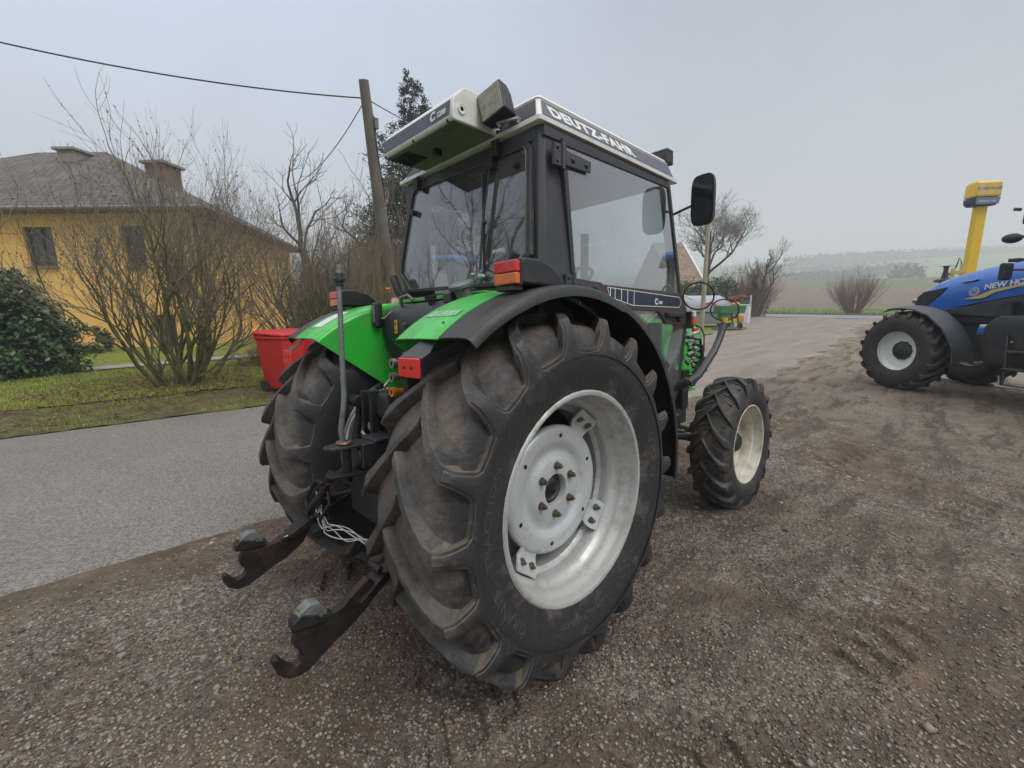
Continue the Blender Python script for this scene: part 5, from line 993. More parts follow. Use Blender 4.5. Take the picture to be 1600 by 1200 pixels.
def leafy(name, label, cat, loc, clumps, nleaf, size, mats, trunk=None, seed=1, group=None, droop=0.0, crown='foliage', narrow=.5):
    """clumps: (x,y,z,rx,ry,rz); leaves fill the outer part of every clump, with smaller sub-clumps for an uneven outline"""
    g = np.random.default_rng(seed); Ps = []; w = np.array([c[3] * c[4] + c[3] * c[5] for c in clumps]); w = w / w.sum()
    for c, ww in zip(clumps, w):
        k = int(nleaf * ww); ns = max(8, k // 60); q = g.normal(size=(ns, 3)); q /= np.linalg.norm(q, axis=1)[:, None]; q *= (.55 + .50 * g.random((ns, 1)) ** .7)
        P = np.repeat(q, int(k / ns) + 1, 0)[:k]; P = P + g.normal(size=P.shape) * .13; Ps.append(P * np.array(c[3:6]) + np.array(c[:3]))
    P = np.concatenate(Ps); P = P[P[:, 2] > .02]; n = len(P); a = g.normal(size=(n, 3)); a[:, 2] -= droop; a /= np.linalg.norm(a, axis=1)[:, None]; b = np.cross(a, g.normal(size=(n, 3))); b /= np.linalg.norm(b, axis=1)[:, None]
    s = size * (.6 + .8 * g.random((n, 1))); V = np.stack([P - a * s, P + b * s * narrow, P + a * s, P - b * s * narrow], 1); T_ = empty(name, loc=loc)
    fast_mesh(crown, V.reshape(-1, 3), np.arange(n * 4).reshape(-1, 4), mats, T_, mi=g.integers(0, len(mats), n))
    if trunk:
        mb = MB(); mb.tube(trunk[0], trunk[1], 8); mb.build('trunk', M_['bark_dark'], T_, smooth=60)
    tag(T_, label, cat, group); return T_
leaf_dark = [mat('laurel_leaf_a', (.035, .080, .028), .38, var=.3, vs=2), mat('laurel_leaf_b', (.065, .125, .045), .36, var=.3, vs=2), mat('laurel_leaf_c', (.022, .048, .022), .5, var=.3, vs=2)]
leaf_con = [mat('needle_a', (.020, .040, .022), .6, var=.3, vs=2), mat('needle_b', (.038, .060, .034), .6, var=.3, vs=2)]
leaf_ivy = [mat('ivy_a', (.035, .065, .022), .5, var=.3, vs=2), mat('ivy_b', (.07, .10, .035), .5, var=.3, vs=2)]
def G3(px, D): return on_ground(px, D)
# left side of the road
shrub('lilac_bush', 'big bare multi-stemmed lilac bush with mossy stems on the lawn before the yellow house', 'bush', G3(265, 8.9), 4.75, 4, 22, 4, (M_['bark_green'], M_['twig']), 27, r=.040, lean=40, up=.085, wig=.15, split=4, ang=30, buds=.015, L0=.42, nseg=5, base=.42, radial=.95, squash=1, bud_n=6000)
shrub('lilac_bush', 'bare spreading bush with moss green stems between the yellow house and the wooden pole', 'bush', G3(482, 11.5), 4.9, 4, 26, 5, (M_['bark_green'], M_['twig']), 23, r=.042, lean=42, up=.09, wig=.15, split=3, ang=32, buds=.016, L0=.44, base=.5, radial=.8, bud_n=2200)
shrub('willow_thicket', 'dense thicket of olive yellow upright twigs beside the wooden pole', 'bush', G3(556, 12.6), 3.7, 4, 110, 3, (M_['twig_olive'], M_['twig_olive']), 31, r=.016, lean=22, up=.10, wig=.09, split=3, ang=20, buds=0, L0=.5, base=1.5)
shrub('willow_thicket', 'pale twiggy thicket between the house corner and the wooden pole', 'bush', G3(505, 13.4), 3.9, 4, 110, 3, (M_['twig_olive'], M_['twig']), 43, r=.016, lean=24, up=.10, wig=.12, split=3, ang=24, buds=0, L0=.5, base=1.4)
shrub('willow_thicket', 'dense olive brown thicket hiding part of the blue tractor cab', 'bush', G3(608, 14.2), 4.6, 4, 110, 3, (M_['twig_olive'], M_['twig_red']), 37, r=.016, lean=22, up=.10, wig=.10, split=3, ang=22, buds=0, L0=.5, base=1.3)
tree('bare_tree', 'bare dark branched tree rising behind the olive thicket left of the pole', G3(520, 19), 7.6, 5, 5, r=.16, ang=46, L0=.25)
tree('bare_tree', 'bare brown tree standing right behind the leaning wooden pole', G3(575, 20.5), 7.4, 5, 6, r=.16, ang=48, L0=.25, mats=(M_['bark_dark'], M_['twig_red']))
tree('bare_tree', 'bare tree at the left edge of the photo with branches entering over the laurel', G3(-215, 9.5), 6.6, 5, 14, r=.16, ang=48, L0=.25, leanv=(.15, -.1))
tree('bare_tree', 'tall bare tree left of the yard, outside the frame, mirrored in the rear cab window', (-7.5, 9.5, -.1), 9.5, 5, 71, r=.2, ang=44, L0=.26)
tree('bare_tree', 'second bare tree farther left outside the frame, mirrored in the rear cab window', (-11.5, 12.5, -.1), 11, 5, 72, r=.22, ang=44, L0=.26)
leafy('conifer', 'tall dark evergreen rising behind the pole and the white roof box', 'tree', G3(655, 21), [(.25 * math.sin(z * 2.1), .25 * math.cos(z * 1.7), z, .75 + (10.2 - z) * .30, .75 + (10.2 - z) * .30, .75) for z in np.arange(1.2, 10.4, .6)] + [(0, 0, 10.7, .5, .5, .55)], 70000, .085, leaf_con, ([(0, 0, 0), (0, 0, 10.2)], [.22, .03]), 3, narrow=.28, droop=.3)
leafy('laurel_bush', 'dense dark green laurel bush at the left edge beside the lawn', 'bush', G3(-8, 10.2), [(0, 0, 1.1, 1.0, 1.1, 1.15), (.45, .3, 1.0, .75, .9, .95), (-.7, 0, 1.3, 1.0, 1.0, 1.3), (.1, .0, .5, 1.1, 1.1, .6), (-.2, .2, 2.1, .75, .8, .65), (.35, .1, 1.8, .5, .6, .5)], 22000, .060, leaf_dark, ([(0, 0, 0), (0, 0, 1.0)], [.06, .03]), 5, droop=.4)
leafy('holly_bush', 'dark green evergreen bush behind the bins under bare branches', 'bush', G3(500, 14.6), [(0, 0, 1.2, .9, .9, 1.3), (.4, .3, .8, .8, .8, .9)], 9000, .055, leaf_ivy, ([(0, 0, 0), (0, 0, 1.3)], [.06, .03]), 6)
leafy('low_bush', 'low dark green spreading bush at the foot of the house wall near the laurel', 'bush', G3(108, 15.0), [(0, 0, .35, 1.0, .8, .45), (.5, 0, .55, .45, .4, .55)], 3600, .05, leaf_ivy, None, 7)
shrub('dry_shrub', 'small dry brown twiggy shrub left of the red bins', 'bush', G3(392, 11.6), .85, 1, 60, 2, (M_['twig_red'], M_['twig_red']), 41, r=.008, lean=60, up=.05, wig=.2, split=4, ang=40, buds=0, L0=.5, base=.3)
# right side of the yard
tree('bare_tree', 'large bare tree with fine twigs rising behind the right cab mirror', G3(1100, 44), 11.0, 6, 51, r=.30, ang=46, L0=.24, split=4, wig=.22, rt=.05, minr=.009)
tree('leaning_tree', 'bare tree leaning right over the brown hedge at the road bend', G3(1176, 41), 6.6, 5, 52, r=.24, ang=40, L0=.34, leanv=(.05, -.50), mats=(M_['bark_dark'], M_['twig']), rt=.04, up=.10, split=4, minr=.008)
shrub('brown_hedge', 'tall reddish brown leafless hedge at the bend left of the cross road', 'hedge', G3(1181, 43), 4.2, 4, 130, 3, (M_['twig_red'], M_['twig_red']), 53, r=.028, lean=24, up=.08, wig=.12, split=3, ang=24, buds=0, L0=.5, base=1.4)
shrub('brown_hedge', 'pale reddish leafless shrubs behind the green hedge', 'hedge', G3(1150, 47), 5.4, 4, 90, 3, (M_['twig_red'], M_['twig_red']), 54, r=.026, lean=26, up=.08, wig=.13, split=3, ang=26, buds=0, L0=.45, base=1.8)
leafy('green_hedge', 'dark green evergreen hedge behind the parked implements', 'hedge', G3(1122, 35), [(0, 0, 1.5, 1.7, 1.5, 1.7), (-1.6, 1.2, 1.4, 1.6, 1.4, 1.6), (1.0, -.8, 1.2, 1.1, 1.0, 1.3), (-3.2, 2.4, 1.3, 1.6, 1.5, 1.5)], 15000, .09, leaf_ivy, None, 8)
shrub('round_shrub', 'round reddish brown leafless shrub standing alone by the green field', 'bush', G3(1336, 45.5), 4.6, 4, 120, 3, (M_['twig_red'], M_['twig_red']), 55, r=.024, lean=52, up=.09, wig=.10, split=3, ang=24, buds=0, L0=.55, base=.9)
for k, (px, D, h_) in enumerate(((1391, 250, 10.5), (1401, 262, 10), (1410, 255, 11.5), (1422, 248, 11), (1431, 252, 9.5))):
    leafy('far_conifer', ['leftmost low round conifer in the far dark clump', 'second conifer from the left in the far dark clump', 'tall middle conifer of the far dark clump', 'broad pointed conifer near the right end of the far clump', 'rightmost small conifer of the far dark clump'][k], 'tree', G3(px, D), [(0, 0, h_ * t, h_ * .34 * (1.12 - t), h_ * .34 * (1.12 - t), h_ * .16) for t in (.15, .35, .55, .75, .9)], 1500, .7, leaf_con, None, 60 + k, 'far conifers')
# wooded lines and the village on the far slope
def wood(name, label, px0, D0, px1, D1, hgt, n, wid, seed):
    g = np.random.default_rng(seed); t = g.random(n); a = on_ground(px0, D0); b = on_ground(px1, D1); x = a.x + (b.x - a.x) * t + g.normal(size=n) * wid; y = a.y + (b.y - a.y) * t + g.normal(size=n) * wid; z = hb(x, y) + hgt * g.random(n) * (.7 + .5 * vnoise(t * 40, t * 0)); P = np.stack([x, y, z], -1); s = 1.6 + 1.6 * g.random((n, 1, 1)); V = P[:, None] + (g.random((n, 4, 3)) - .5) * 2 * s
    o = fast_mesh(name, V.reshape(-1, 3), np.concatenate([np.arange(n * 4).reshape(-1, 4)[:, [0, 1, 2]], np.arange(n * 4).reshape(-1, 4)[:, [0, 2, 3]]]), [M_['far_wood']]); tag(o, label, 'wood', kind='stuff')
M_['far_wood'] = mat('far_wood', (.055, .058, .045), .95, var=.2, vs=.05)
wood('far_wood', 'dark wood line along the foggy slope above the lone shrub', 1235, 620, 1700, 560, 12, 5200, 8, 1); wood('far_wood', 'faint hedge line higher on the foggy hill', 1200, 980, 1700, 860, 14, 4200, 8, 2)
wood('far_wood', 'thin scrub line below the village at the field edge', 1205, 330, 1420, 420, 7, 2400, 5, 3); wood('far_wood', 'trees standing among the far village houses', 1195, 500, 1300, 520, 8, 1200, 30, 4)
vw = [mat('far_wall_a', (.55, .53, .48), .9), mat('far_wall_b', (.45, .42, .36), .9)]; vr = [mat('far_roof_red', (.42, .12, .07), .9), mat('far_roof_brown', (.22, .12, .09), .9)]
vrg = random.Random(9)
for k, (px, D, w_, lab) in enumerate(((1237, 470, 26, 'long far building with the brightest red roof in the village'), (1222, 490, 9, 'small pale far house just left of the long red roofed building'), (1212, 500, 8, 'leftmost small pale house of the far village'), (1252, 480, 10, 'far house touching the right end of the long red roof'), (1229, 520, 10, 'far house behind the left end of the long red roof'), (1262, 500, 9, 'rightmost small house of the far village'), (1378, 262, 5, 'tiny white hut left of the far conifer clump'))):
    p = G3(px, D); V_ = empty('far_house', loc=p, rz=R(-44) + vrg.uniform(-.3, .3)); hh = 4 if w_ > 5 else 2.6; mb = MB(); mb.box((0, 0, hh / 2), (8 if w_ > 5 else 4, w_, hh)); mb.build('wall', vw[k % 2], V_)
    mb = MB(); dx = 4.4 if w_ > 5 else 2.3; mb.prism([(-dx, hh - .1), (dx, hh - .1), (0, hh + 3.2 * dx / 4.4)], 1, -w_ / 2 - .4, w_ / 2 + .4); mb.build('roof', vr[0 if k in (0, 3, 4) else 1], V_); tag(V_, lab, 'house', 'far village houses')

# ------------------------------------------------------------------ yellow house
M_['render'] = mat('ochre_render', (.86, .52, .16), .9, var=.06, vs=1.3, bump=.15, bs=80, dirt=(.62, .36, .12), da=.3, ds=.9, dd=9)
M_['tile'] = bpy.data.materials.new('grey_roof_tiles'); M_['tile'].use_nodes = True
def tile_mat(m, c1, c2, c3, w=.30, h=.32, moss=None):
    t = m.node_tree; n = t.nodes.new; l = t.links.new; p = t.nodes['Principled BSDF']; uv = n('ShaderNodeUVMap'); br = n('ShaderNodeTexBrick'); l(uv.outputs[0], br.inputs['Vector']); br.inputs['Color1'].default_value = (*c1, 1); br.inputs['Color2'].default_value = (*c2, 1); br.inputs['Mortar'].default_value = (*c3, 1)
    br.inputs['Scale'].default_value = 1; br.inputs['Brick Width'].default_value = w; br.inputs['Row Height'].default_value = h; br.inputs['Mortar Size'].default_value = .022; br.inputs['Mortar Smooth'].default_value = .3
    nz = n('ShaderNodeTexNoise'); nz.inputs['Scale'].default_value = .9; nz.inputs['Detail'].default_value = 8; l(uv.outputs[0], nz.inputs['Vector']); mx = n('ShaderNodeMix'); mx.data_type = 'RGBA'; r = n('ShaderNodeMapRange'); r.inputs[1].default_value = .48; r.inputs[2].default_value = .68; r.inputs[4].default_value = .8 if moss else .4; l(nz.outputs[0], r.inputs[0]); l(r.outputs[0], mx.inputs[0]); l(br.outputs[0], mx.inputs[6]); mx.inputs[7].default_value = (*(moss or (.16, .15, .13)), 1)
    l(mx.outputs[2], p.inputs['Base Color']); p.inputs['Roughness'].default_value = .75; bp = n('ShaderNodeBump'); bp.inputs['Strength'].default_value = .8; bp.inputs['Distance'].default_value = .04; l(br.outputs['Fac'], bp.inputs['Height']); bp.invert = True; l(bp.outputs[0], p.inputs['Normal']); return m
tile_mat(M_['tile'], (.066, .054, .045), (.118, .098, .082), (.018, .015, .013))
M_['tile_red'] = tile_mat(bpy.data.materials.new('mossy_red_tiles'), (.30, .13, .08), (.40, .22, .13), (.06, .04, .03), .3, .40, (.20, .20, .10)) if False else None
m_ = bpy.data.materials.new('mossy_red_tiles'); m_.use_nodes = True; M_['tile_red'] = tile_mat(m_, (.20, .125, .085), (.27, .215, .155), (.06, .045, .035), .45, .34, (.17, .17, .085))
def uv_faces(o, scale=1.0):
    me = o.data; uvl = me.uv_layers.new(name='UVMap')
    for f in me.polygons:
        nn = f.normal; u = Vector((0, 0, 1)).cross(nn); u = u.normalized() if u.length > .05 else Vector((1, 0, 0)); v = nn.cross(u)
        for li in f.loop_indices: c = me.vertices[me.loops[li].vertex_index].co; uvl.data[li].uv = (c.dot(u) * scale, c.dot(v) * scale)
fwd = Vector((BW[0][2], BW[1][2], 0)).normalized(); lef = Vector((-fwd.y, fwd.x, 0))
P1 = at(316, 460, 17.0); P1.z = -.2
dF = lef; dS = Vector((.52, .857, 0)).normalized(); LF, LS = 17.0, 13.6; HE = 5.15
H_ = empty('house', loc=(0, 0, 0)); tag(H_, 'yellow ochre two storey house with grey tiled hip roof and two chimneys', 'house')
P2 = P1 + dS * LS; P4 = P1 + dF * LF; P3 = P4 + dS * LS
def wallseg(mb, a, b, z0, z1, holes, th=.32, depth=.16):
    """wall from a to b with rectangular holes [(u0,u1,v0,v1)] cut through the outer skin, with reveals"""
    u = (b - a).normalized(); n_ = Vector((u.y, -u.x, 0)); Ltot = (b - a).length
    us = sorted({0, Ltot, *[h[0] for h in holes], *[h[1] for h in holes]}); vs = sorted({z0, z1, *[h[2] for h in holes], *[h[3] for h in holes]})
    def pt(uu, vv, d=0): q = a + u * uu + n_ * d; return (q.x, q.y, vv)
    for i in range(len(us) - 1):
        for j in range(len(vs) - 1):
            cu, cv = (us[i] + us[i + 1]) / 2, (vs[j] + vs[j + 1]) / 2
            if any(h[0] < cu < h[1] and h[2] < cv < h[3] for h in holes): continue
            mb.add([pt(us[i], vs[j]), pt(us[i + 1], vs[j]), pt(us[i + 1], vs[j + 1]), pt(us[i], vs[j + 1])], [(0, 1, 2, 3)])
    return pt, n_
def add_wall(a, b, holes, flip):
    mb = MB(); u = (b - a).normalized(); n_ = Vector((u.y, -u.x, 0)) * (1 if not flip else -1); pt, _ = wallseg(mb, a, b, -.3, HE, holes)
    def q(uu, vv, d): c = a + u * uu - n_ * d; return (c.x, c.y, vv)
    for h in holes:
        d = h[4]
        for (u0, v0), (u1, v1) in (((h[0], h[2]), (h[1], h[2])), ((h[1], h[2]), (h[1], h[3])), ((h[1], h[3]), (h[0], h[3])), ((h[0], h[3]), (h[0], h[2]))):
            mb.add([q(u0, v0, 0), q(u1, v1, 0), q(u1, v1, d), q(u0, v0, d)], [(0, 1, 2, 3)])
        if h[5] == 'niche': mb.add([q(h[0], h[2], d), q(h[1], h[2], d), q(h[1], h[3], d), q(h[0], h[3], d)], [(0, 1, 2, 3)])
    w = mb.build('wall', M_['render'], H_)
    for h in holes:
        if h[5] == 'niche': continue
        mbg = MB(); d = h[4] - .02; mbg.add([q(h[0], h[2], d), q(h[1], h[2], d), q(h[1], h[3], d), q(h[0], h[3], d)], [(0, 1, 2, 3)]); wn = mbg.build('window' if h[5] == 'window' else 'door', mat('dark_pane', (.05, .055, .06), .12, var=.3) if h[5] == 'window' else mat('brown_house_door', (.10, .05, .03), .5), H_)
        mbf = MB(); uu = [h[0] + .04, (h[0] + h[1]) / 2, h[1] - .04]
        for x in uu: mbf.bar(q(x, h[2], d - .03), q(x, h[3], d - .03), .07, .06, up=tuple(n_))
        for z in (h[2] + .035, h[3] - .035): mbf.bar(q(h[0], z, d - .035), q(h[1], z, d - .035), .07, .055, up=tuple(n_))
        mbf.build('window_frame', mat('brown_window_frame', (.11, .06, .04), .6), wn)
        mbs = MB(); mbs.bar(q(h[0] - .06, h[2] - .03, -.04), q(h[1] + .06, h[2] - .03, -.04), .16, .05, up=(0, 0, 1)); mbs.build('sill', mat('grey_sill', (.22, .20, .18), .8), wn)
    return w
def ux(px): # distance along the front wall of a picture direction
    return (at(px, 460, 17.0) - at(316, 460, 17.0)).length
add_wall(P1, P4, [(ux(238), ux(206), 3.05, 4.45, .18, 'window'), (ux(100), ux(55), 3.05, 4.45, .18, 'window'), (ux(268), ux(230), .0, 1.25, .25, 'door'), (11.3, 12.4, 3.05, 4.45, .18, 'window'), (11.3, 12.4, .6, 1.7, .18, 'window')], True)
add_wall(P1, P2, [(4.7, 5.7, .35, 1.75, .25, 'niche'), (7.2, 8.0, .45, 1.70, .25, 'niche'), (9.4, 10.2, .45, 1.80, .25, 'niche')], False)
add_wall(P4, P3, [], True); add_wall(P3, P2, [], False)
ov = .65; dn = dF.cross(Vector((0, 0, 1)))
C0 = (P1 + P2 + P3 + P4) / 4
def out(p): v = p - C0; v.z = 0; return p + v.normalized() * ov * 1.5
E_ = [out(p) for p in (P1, P2, P3, P4)]; zE = HE - .12
rA = C0 + dF * 1.7; rB = C0 - dF * 1.7; zR = 9.0
mb = MB(); V = [(p.x, p.y, zE) for p in E_] + [(rB.x, rB.y, zR), (rA.x, rA.y, zR)] + [(p.x, p.y, zE - .14) for p in E_]
mb.add(V, [(0, 1, 4), (1, 2, 5, 4), (2, 3, 5), (3, 0, 4, 5)]); rf = mb.build('roof', M_['tile'], H_); uv_faces(rf)
mb = MB(); mb.add(V, [(0, 6, 7, 1), (1, 7, 8, 2), (2, 8, 9, 3), (3, 9, 6, 0), (6, 9, 8, 7)]); mb.build('eaves', mat('eaves_board', (.16, .12, .09), .8), rf)
mb = MB()
for a, b in ((0, 3), (0, 1)):
    p, q = Vector(V[a]), Vector(V[b]); p.z = q.z = zE - .04; mb.tube([p, q], .07, 8)
mb.build('gutter', mat('grey_gutter', (.22, .23, .24), .5, metal=.4), rf)
mb = MB(); pc = P1 + (P1 - C0).normalized() * .12; mb.tube([(pc.x, pc.y, zE - .1), (pc.x, pc.y, -.2)], .055, 10); mb.build('downpipe', mat('brown_downpipe', (.16, .06, .035), .5), H_, smooth=50)
M_['chim'] = mat('chimney_render', (.28, .25, .22), .9, var=.2, vs=3)
for px, py, D, s_, hh in ((122, 262, 22.5, 1.0, 1.3), (258, 285, 20.5, 1.0, 2.6)):
    p = at(px, py, D); mb = MB(); mb.box((p.x, p.y, p.z - hh * .5 + .6), (s_, s_ * .8, hh), Matrix.Rotation(R(46), 3, 'Z')); ch = mb.build('chimney', M_['chim'] if px < 200 else mat('brown_chimney', (.17, .12, .09), .9, var=.2), rf, bevel=.02)
    mb = MB(); mb.box((p.x, p.y, p.z + .68), (s_ * 1.25, s_ * 1.05, .12), Matrix.Rotation(R(46), 3, 'Z')); mb.build('chimney_cap', M_['chim'], ch, bevel=.02)
# red bins
M_['bin'] = mat('red_bin_plastic', (.52, .018, .020), .42, var=.08, dirt=(.30, .05, .04), da=.15, ds=5)
def bin_(loc, rz, label):
    b = empty('wheelie_bin', loc=loc, rz=rz); rings = []
    for z, w, d in ((.06, .21, .25), (.10, .225, .265), (.92, .275, .335), (.94, .30, .36), (.985, .30, .36)): rings.append([(x, y, z) for x, y in ((-w, -d), (w, -d), (w, d), (-w, d))])
    mb = MB(); loft(mb, rings); mb.build('bin_body', M_['bin'], b, bevel=.02)
    mb = MB(); loft(mb, [[(x, y, z + (.03 if y > 0 else 0)) for x, y in ((-w, -d), (w, -d), (w, d + .03), (-w, d + .03))] for z, w, d in ((.988, .305, .375), (1.02, .30, .37), (1.05, .24, .30))]); mb.build('lid', M_['bin'], b, bevel=.015)
    mb = MB(); mb.cyl((-.24, .41, 1.0), (.24, .41, 1.0), .018, 10); mb.box((-.24, .385, .99), (.03, .07, .04)); mb.box((.24, .385, .99), (.03, .07, .04)); mb.build('handle', M_['bin'], b, smooth=40)
    for x in (-.25, .25): mb = MB(); mb.cyl((x - .02, .24, .10), (x + .02, .24, .10), .10, 20); mb.build('wheel', M_['black_plastic'], b, smooth=40)
    b.scale = (.98, 1.0, 1.07); tag(b, label, 'bin', 'red wheelie bins at the road'); return b
p = G3(432, 8.5); bin_((p.x, p.y, .0), R(24), 'left red wheelie bin, its lid edge overhanging the verge'); p = G3(464, 8.9); bin_((p.x, p.y, .0), R(46), 'right red wheelie bin mostly hidden behind the green fender')
# wooden pole, wires
M_['wood'] = mat('weathered_pole', (.155, .135, .11), .9, var=.25, vs=3, bump=.8, bs=25, dirt=(.10, .115, .06), da=.4, ds=2)
top = at(568, 125, 11.8); bot = at(612, 470, 13.0); bot2 = bot - (top - bot).normalized() * 2.4
U = empty('utility_pole', loc=(0, 0, 0)); mb = MB(); mb.tube([bot2, bot, bot.lerp(top, .5), top], [.20, .19, .155, .115], 14); mb.build('pole', M_['wood'], U, smooth=50)
q = bot.lerp(top, .83); mb = MB(); mb.box(q + Vector((.12, -.12, 0)), (.10, .10, .24)); mb.cyl(q + Vector((.10, -.10, -.1)), q + Vector((.1, -.1, -.35)), .015, 8); mb.build('junction_box', mat('grey_box', (.14, .14, .14), .6), U, bevel=.01)
mb = MB(); mb.tube([q + Vector((.06, -.1, .2)), q + Vector((.13, -.13, 0)), q + Vector((.09, -.1, -.3)), bot.lerp(top, .5) + Vector((.12, -.12, 0))], .012, 6); mb.build('conduit', M_['black_plastic'], U, smooth=60)
tag(U, 'weathered wooden utility pole leaning left behind the olive thicket', 'pole')
def wire(a, b, sag, r, label):
    pts = [a.lerp(b, t) - Vector((0, 0, sag * 4 * t * (1 - t))) for t in np.linspace(0, 1, 25)]; mb = MB(); mb.tube(pts, r, 6); tag(mb.build('overhead_wire', M_['black_plastic'], None, smooth=60), label, 'wire')
wq = bot.lerp(top, .93)
wire(wq, at(-60, 52, 10.5), .18, .016, 'thick overhead cable running from the wooden pole to the left edge'); wire(wq, at(455, 290, 17.0), .35, .012, 'thin cable dropping from the pole towards the yellow house'); wire(wq, at(760, 205, 30), .6, .014, 'cable running from the wooden pole behind the cab roof')
# pale post right of the cab
p = G3(1099, 23); mb = MB(); mb.tube([(p.x, p.y, -.3), (p.x, p.y, 2.0), (p.x, p.y, 5.25)], [.115, .11, .09], 12); pp = mb.build('timber_post', mat('pale_timber', (.33, .29, .21), .85, var=.15, vs=3, bump=.5, bs=30), None, smooth=50); tag(pp, 'slim pale timber post standing right of the cab below the mirror', 'pole')
# farm building with mossy tiles behind
p = G3(1068, 40); B_ = empty('barn', loc=(p.x, p.y, -.13), rz=yaw0 + R(8)); tag(B_, 'barn with mossy red tiled roof behind the hedge right of the cab', 'barn')
mb = MB(); mb.box((2, .8, 1.35), (8, 2.4, 2.7)); mb.build('wall', mat('barn_wall', (.40, .38, .34), .9, var=.1), B_)
mb = MB(); mb.prism([(-2.6, 2.6), (6.6, 2.6), (2, 6.7)], 1, -.6, 2.2); 
rf2 = mb.build('roof', M_['tile_red'], B_); uv_faces(rf2); mb = MB(); mb.prism([(-2.7, 2.55), (-2.5, 2.45), (2, 6.62), (6.5, 2.45), (6.7, 2.55), (2, 6.80)], 1, -.76, -.6); mb.build('verge_board', M_['white_sticker'], rf2)
# implements parked by the hedge
def impl(name, label, cat, px, D, rz): p = G3(px, D); e_ = empty(name, loc=(p.x, p.y, gh(p.x, p.y) + .03), rz=rz); tag(e_, label, cat); return e_
I = impl('silo_hopper', 'galvanised grey farm hopper on skids left of the timber post', 'implement', 1093, 27.5, yaw0)
mb = MB(); loft(mb, [[(x * k, y * k, z) for x, y in ((-.9, -2.0), (.9, -2.0), (.9, 2.0), (-.9, 2.0))] for z, k in ((.25, .9), (.9, 1.0), (1.0, 1.0), (1.75, .62), (1.9, .5))]); mb.build('body', mat('galvanised_sheet', (.30, .32, .36), .5, metal=.3, var=.15, vs=2), I, bevel=.03)
mb = MB(); mb.tube([(-.95, 2.2, .6), (-.95, 2.1, 1.5), (-.9, 1.4, 1.95), (-.9, .8, 1.7)], .05, 8); mb.build('white_hose', M_['white_sticker'], I, smooth=50)
mb = MB(); mb.bar((-1.02, -.3, 1.5), (-1.02, -1.7, .5), .06, .12, up=(0, 0, 1)); mb.bar((-1.02, -.3, 1.5), (-1.02, .3, 1.3), .06, .12); mb.bar((-1.02, -2.0, 1.9), (-1.02, -1.1, 1.6), .05, .1); mb.bar((-1.02, -2.3, 1.85), (-1.02, -1.7, 1.85), .05, .1); mb.build('red_arm', mat('red_paint', (.50, .02, .04), .5), I, bevel=.01)
mb = MB(); mb.box((0, -1.6, .12), (1.6, .12, .24)); mb.box((0, 1.6, .12), (1.6, .12, .24)); mb.box((-.93, 0, .92), (.03, 3.9, .05)); mb.build('skids', M_['iron'], I)
mb = MB(); mb.box((-1.1, -1.9, .55), (.5, .45, .4)); mb.build('motor_cover', M_['orange'], I, bevel=.05)
I = impl('seed_drill', 'green and yellow farm implement with orange topped hopper near the fence', 'implement', 1141, 25.0, yaw0 + R(10))
mg = mat('implement_green', (.015, .16, .05), .45, var=.1)
mb = MB(); mb.box((0, .0, 1.12), (.6, 1.5, .42), taper=1.08); mb.box((0, .35, .75), (.4, .5, .4)); mb.build('hopper', mg, I, bevel=.03)
mb = MB(); 
for y in (-.45, -.1, .5): mb.bar((0, y, 1.0), (-.3, y, .2), .05, .14)
mb.build('tine_frame', mg, I, bevel=.01)
mb = MB(); mb.box((0, -.05, .50), (.3, .9, .18)); mb.build('yellow_frame', mat('implement_yellow', (.60, .45, .02), .5), I, bevel=.02)
mb = MB(); mb.box((0, 0, .10), (.9, 1.6, .06)); mb.build('pallet', M_['wood'], I)
for y in (-.5, .45): mb = MB(); mb.cyl((-.3, y - .03, .22), (-.3, y + .03, .22), .20, 16); mb.build('disc_wheel', M_['iron'], I, smooth=40)
mb = MB(); mb.ball((0, -.35, 1.38), .22, 8, sc=(1, 1.2, .6)); mb.build('orange_cover', M_['orange'], I, smooth=60)
# boxes, posts and wire fence at the bend
p = G3(1164, 32.5); mb = MB(); mb.box((0, 0, .62), (.35, .75, 1.25)); mb.box((0, 0, 1.27), (.42, .82, .06)); o = mb.build('cable_cabinet', mat('pale_cabinet', (.50, .57, .58), .5, var=.05), None, bevel=.02); o.location = (p.x, p.y, p.z); o.rotation_euler = (0, 0, yaw0); tag(o, 'pale blue green cable cabinet standing at the road bend', 'cabinet')
p = G3(1171.5, 31.2); mb = MB(); mb.box((0, 0, .6), (.14, .22, 1.25)); o = mb.build('marker_post', mat('white_post', (.68, .68, .68), .5), None, bevel=.02); o.location = (p.x, p.y, p.z - .05); o.rotation_euler = (0, 0, yaw0); tag(o, 'short white marker post just right of the cable cabinet', 'post')
p = G3(1172.8, 33.5); mb = MB(); mb.cyl((0, 0, 0), (0, 0, 1.95), .055, 10); o = mb.build('fence_post', M_['white_sticker'], None, smooth=50); o.location = p; tag(o, 'taller thin white fence post behind the cabinet', 'post')
F_ = empty('wire_fence', loc=(0, 0, 0)); tag(F_, 'wire fence strung left from the tall white post to the implements', 'fence'); a = G3(1172.8, 33.5); b = G3(1138, 33.0)
for z in (1.0, 1.45, 1.85): mb = MB(); mb.cyl(a + Vector((0, 0, z)), b + Vector((0, 0, z)), .012, 5); mb.build('fence_wire', M_['steel'], F_)
for t in (.35, .7, 1.0): q = a.lerp(b, t); mb = MB(); mb.cyl(q, q + Vector((0, 0, 1.9)), .03, 6); mb.build('fence_stake', M_['wood'], F_)
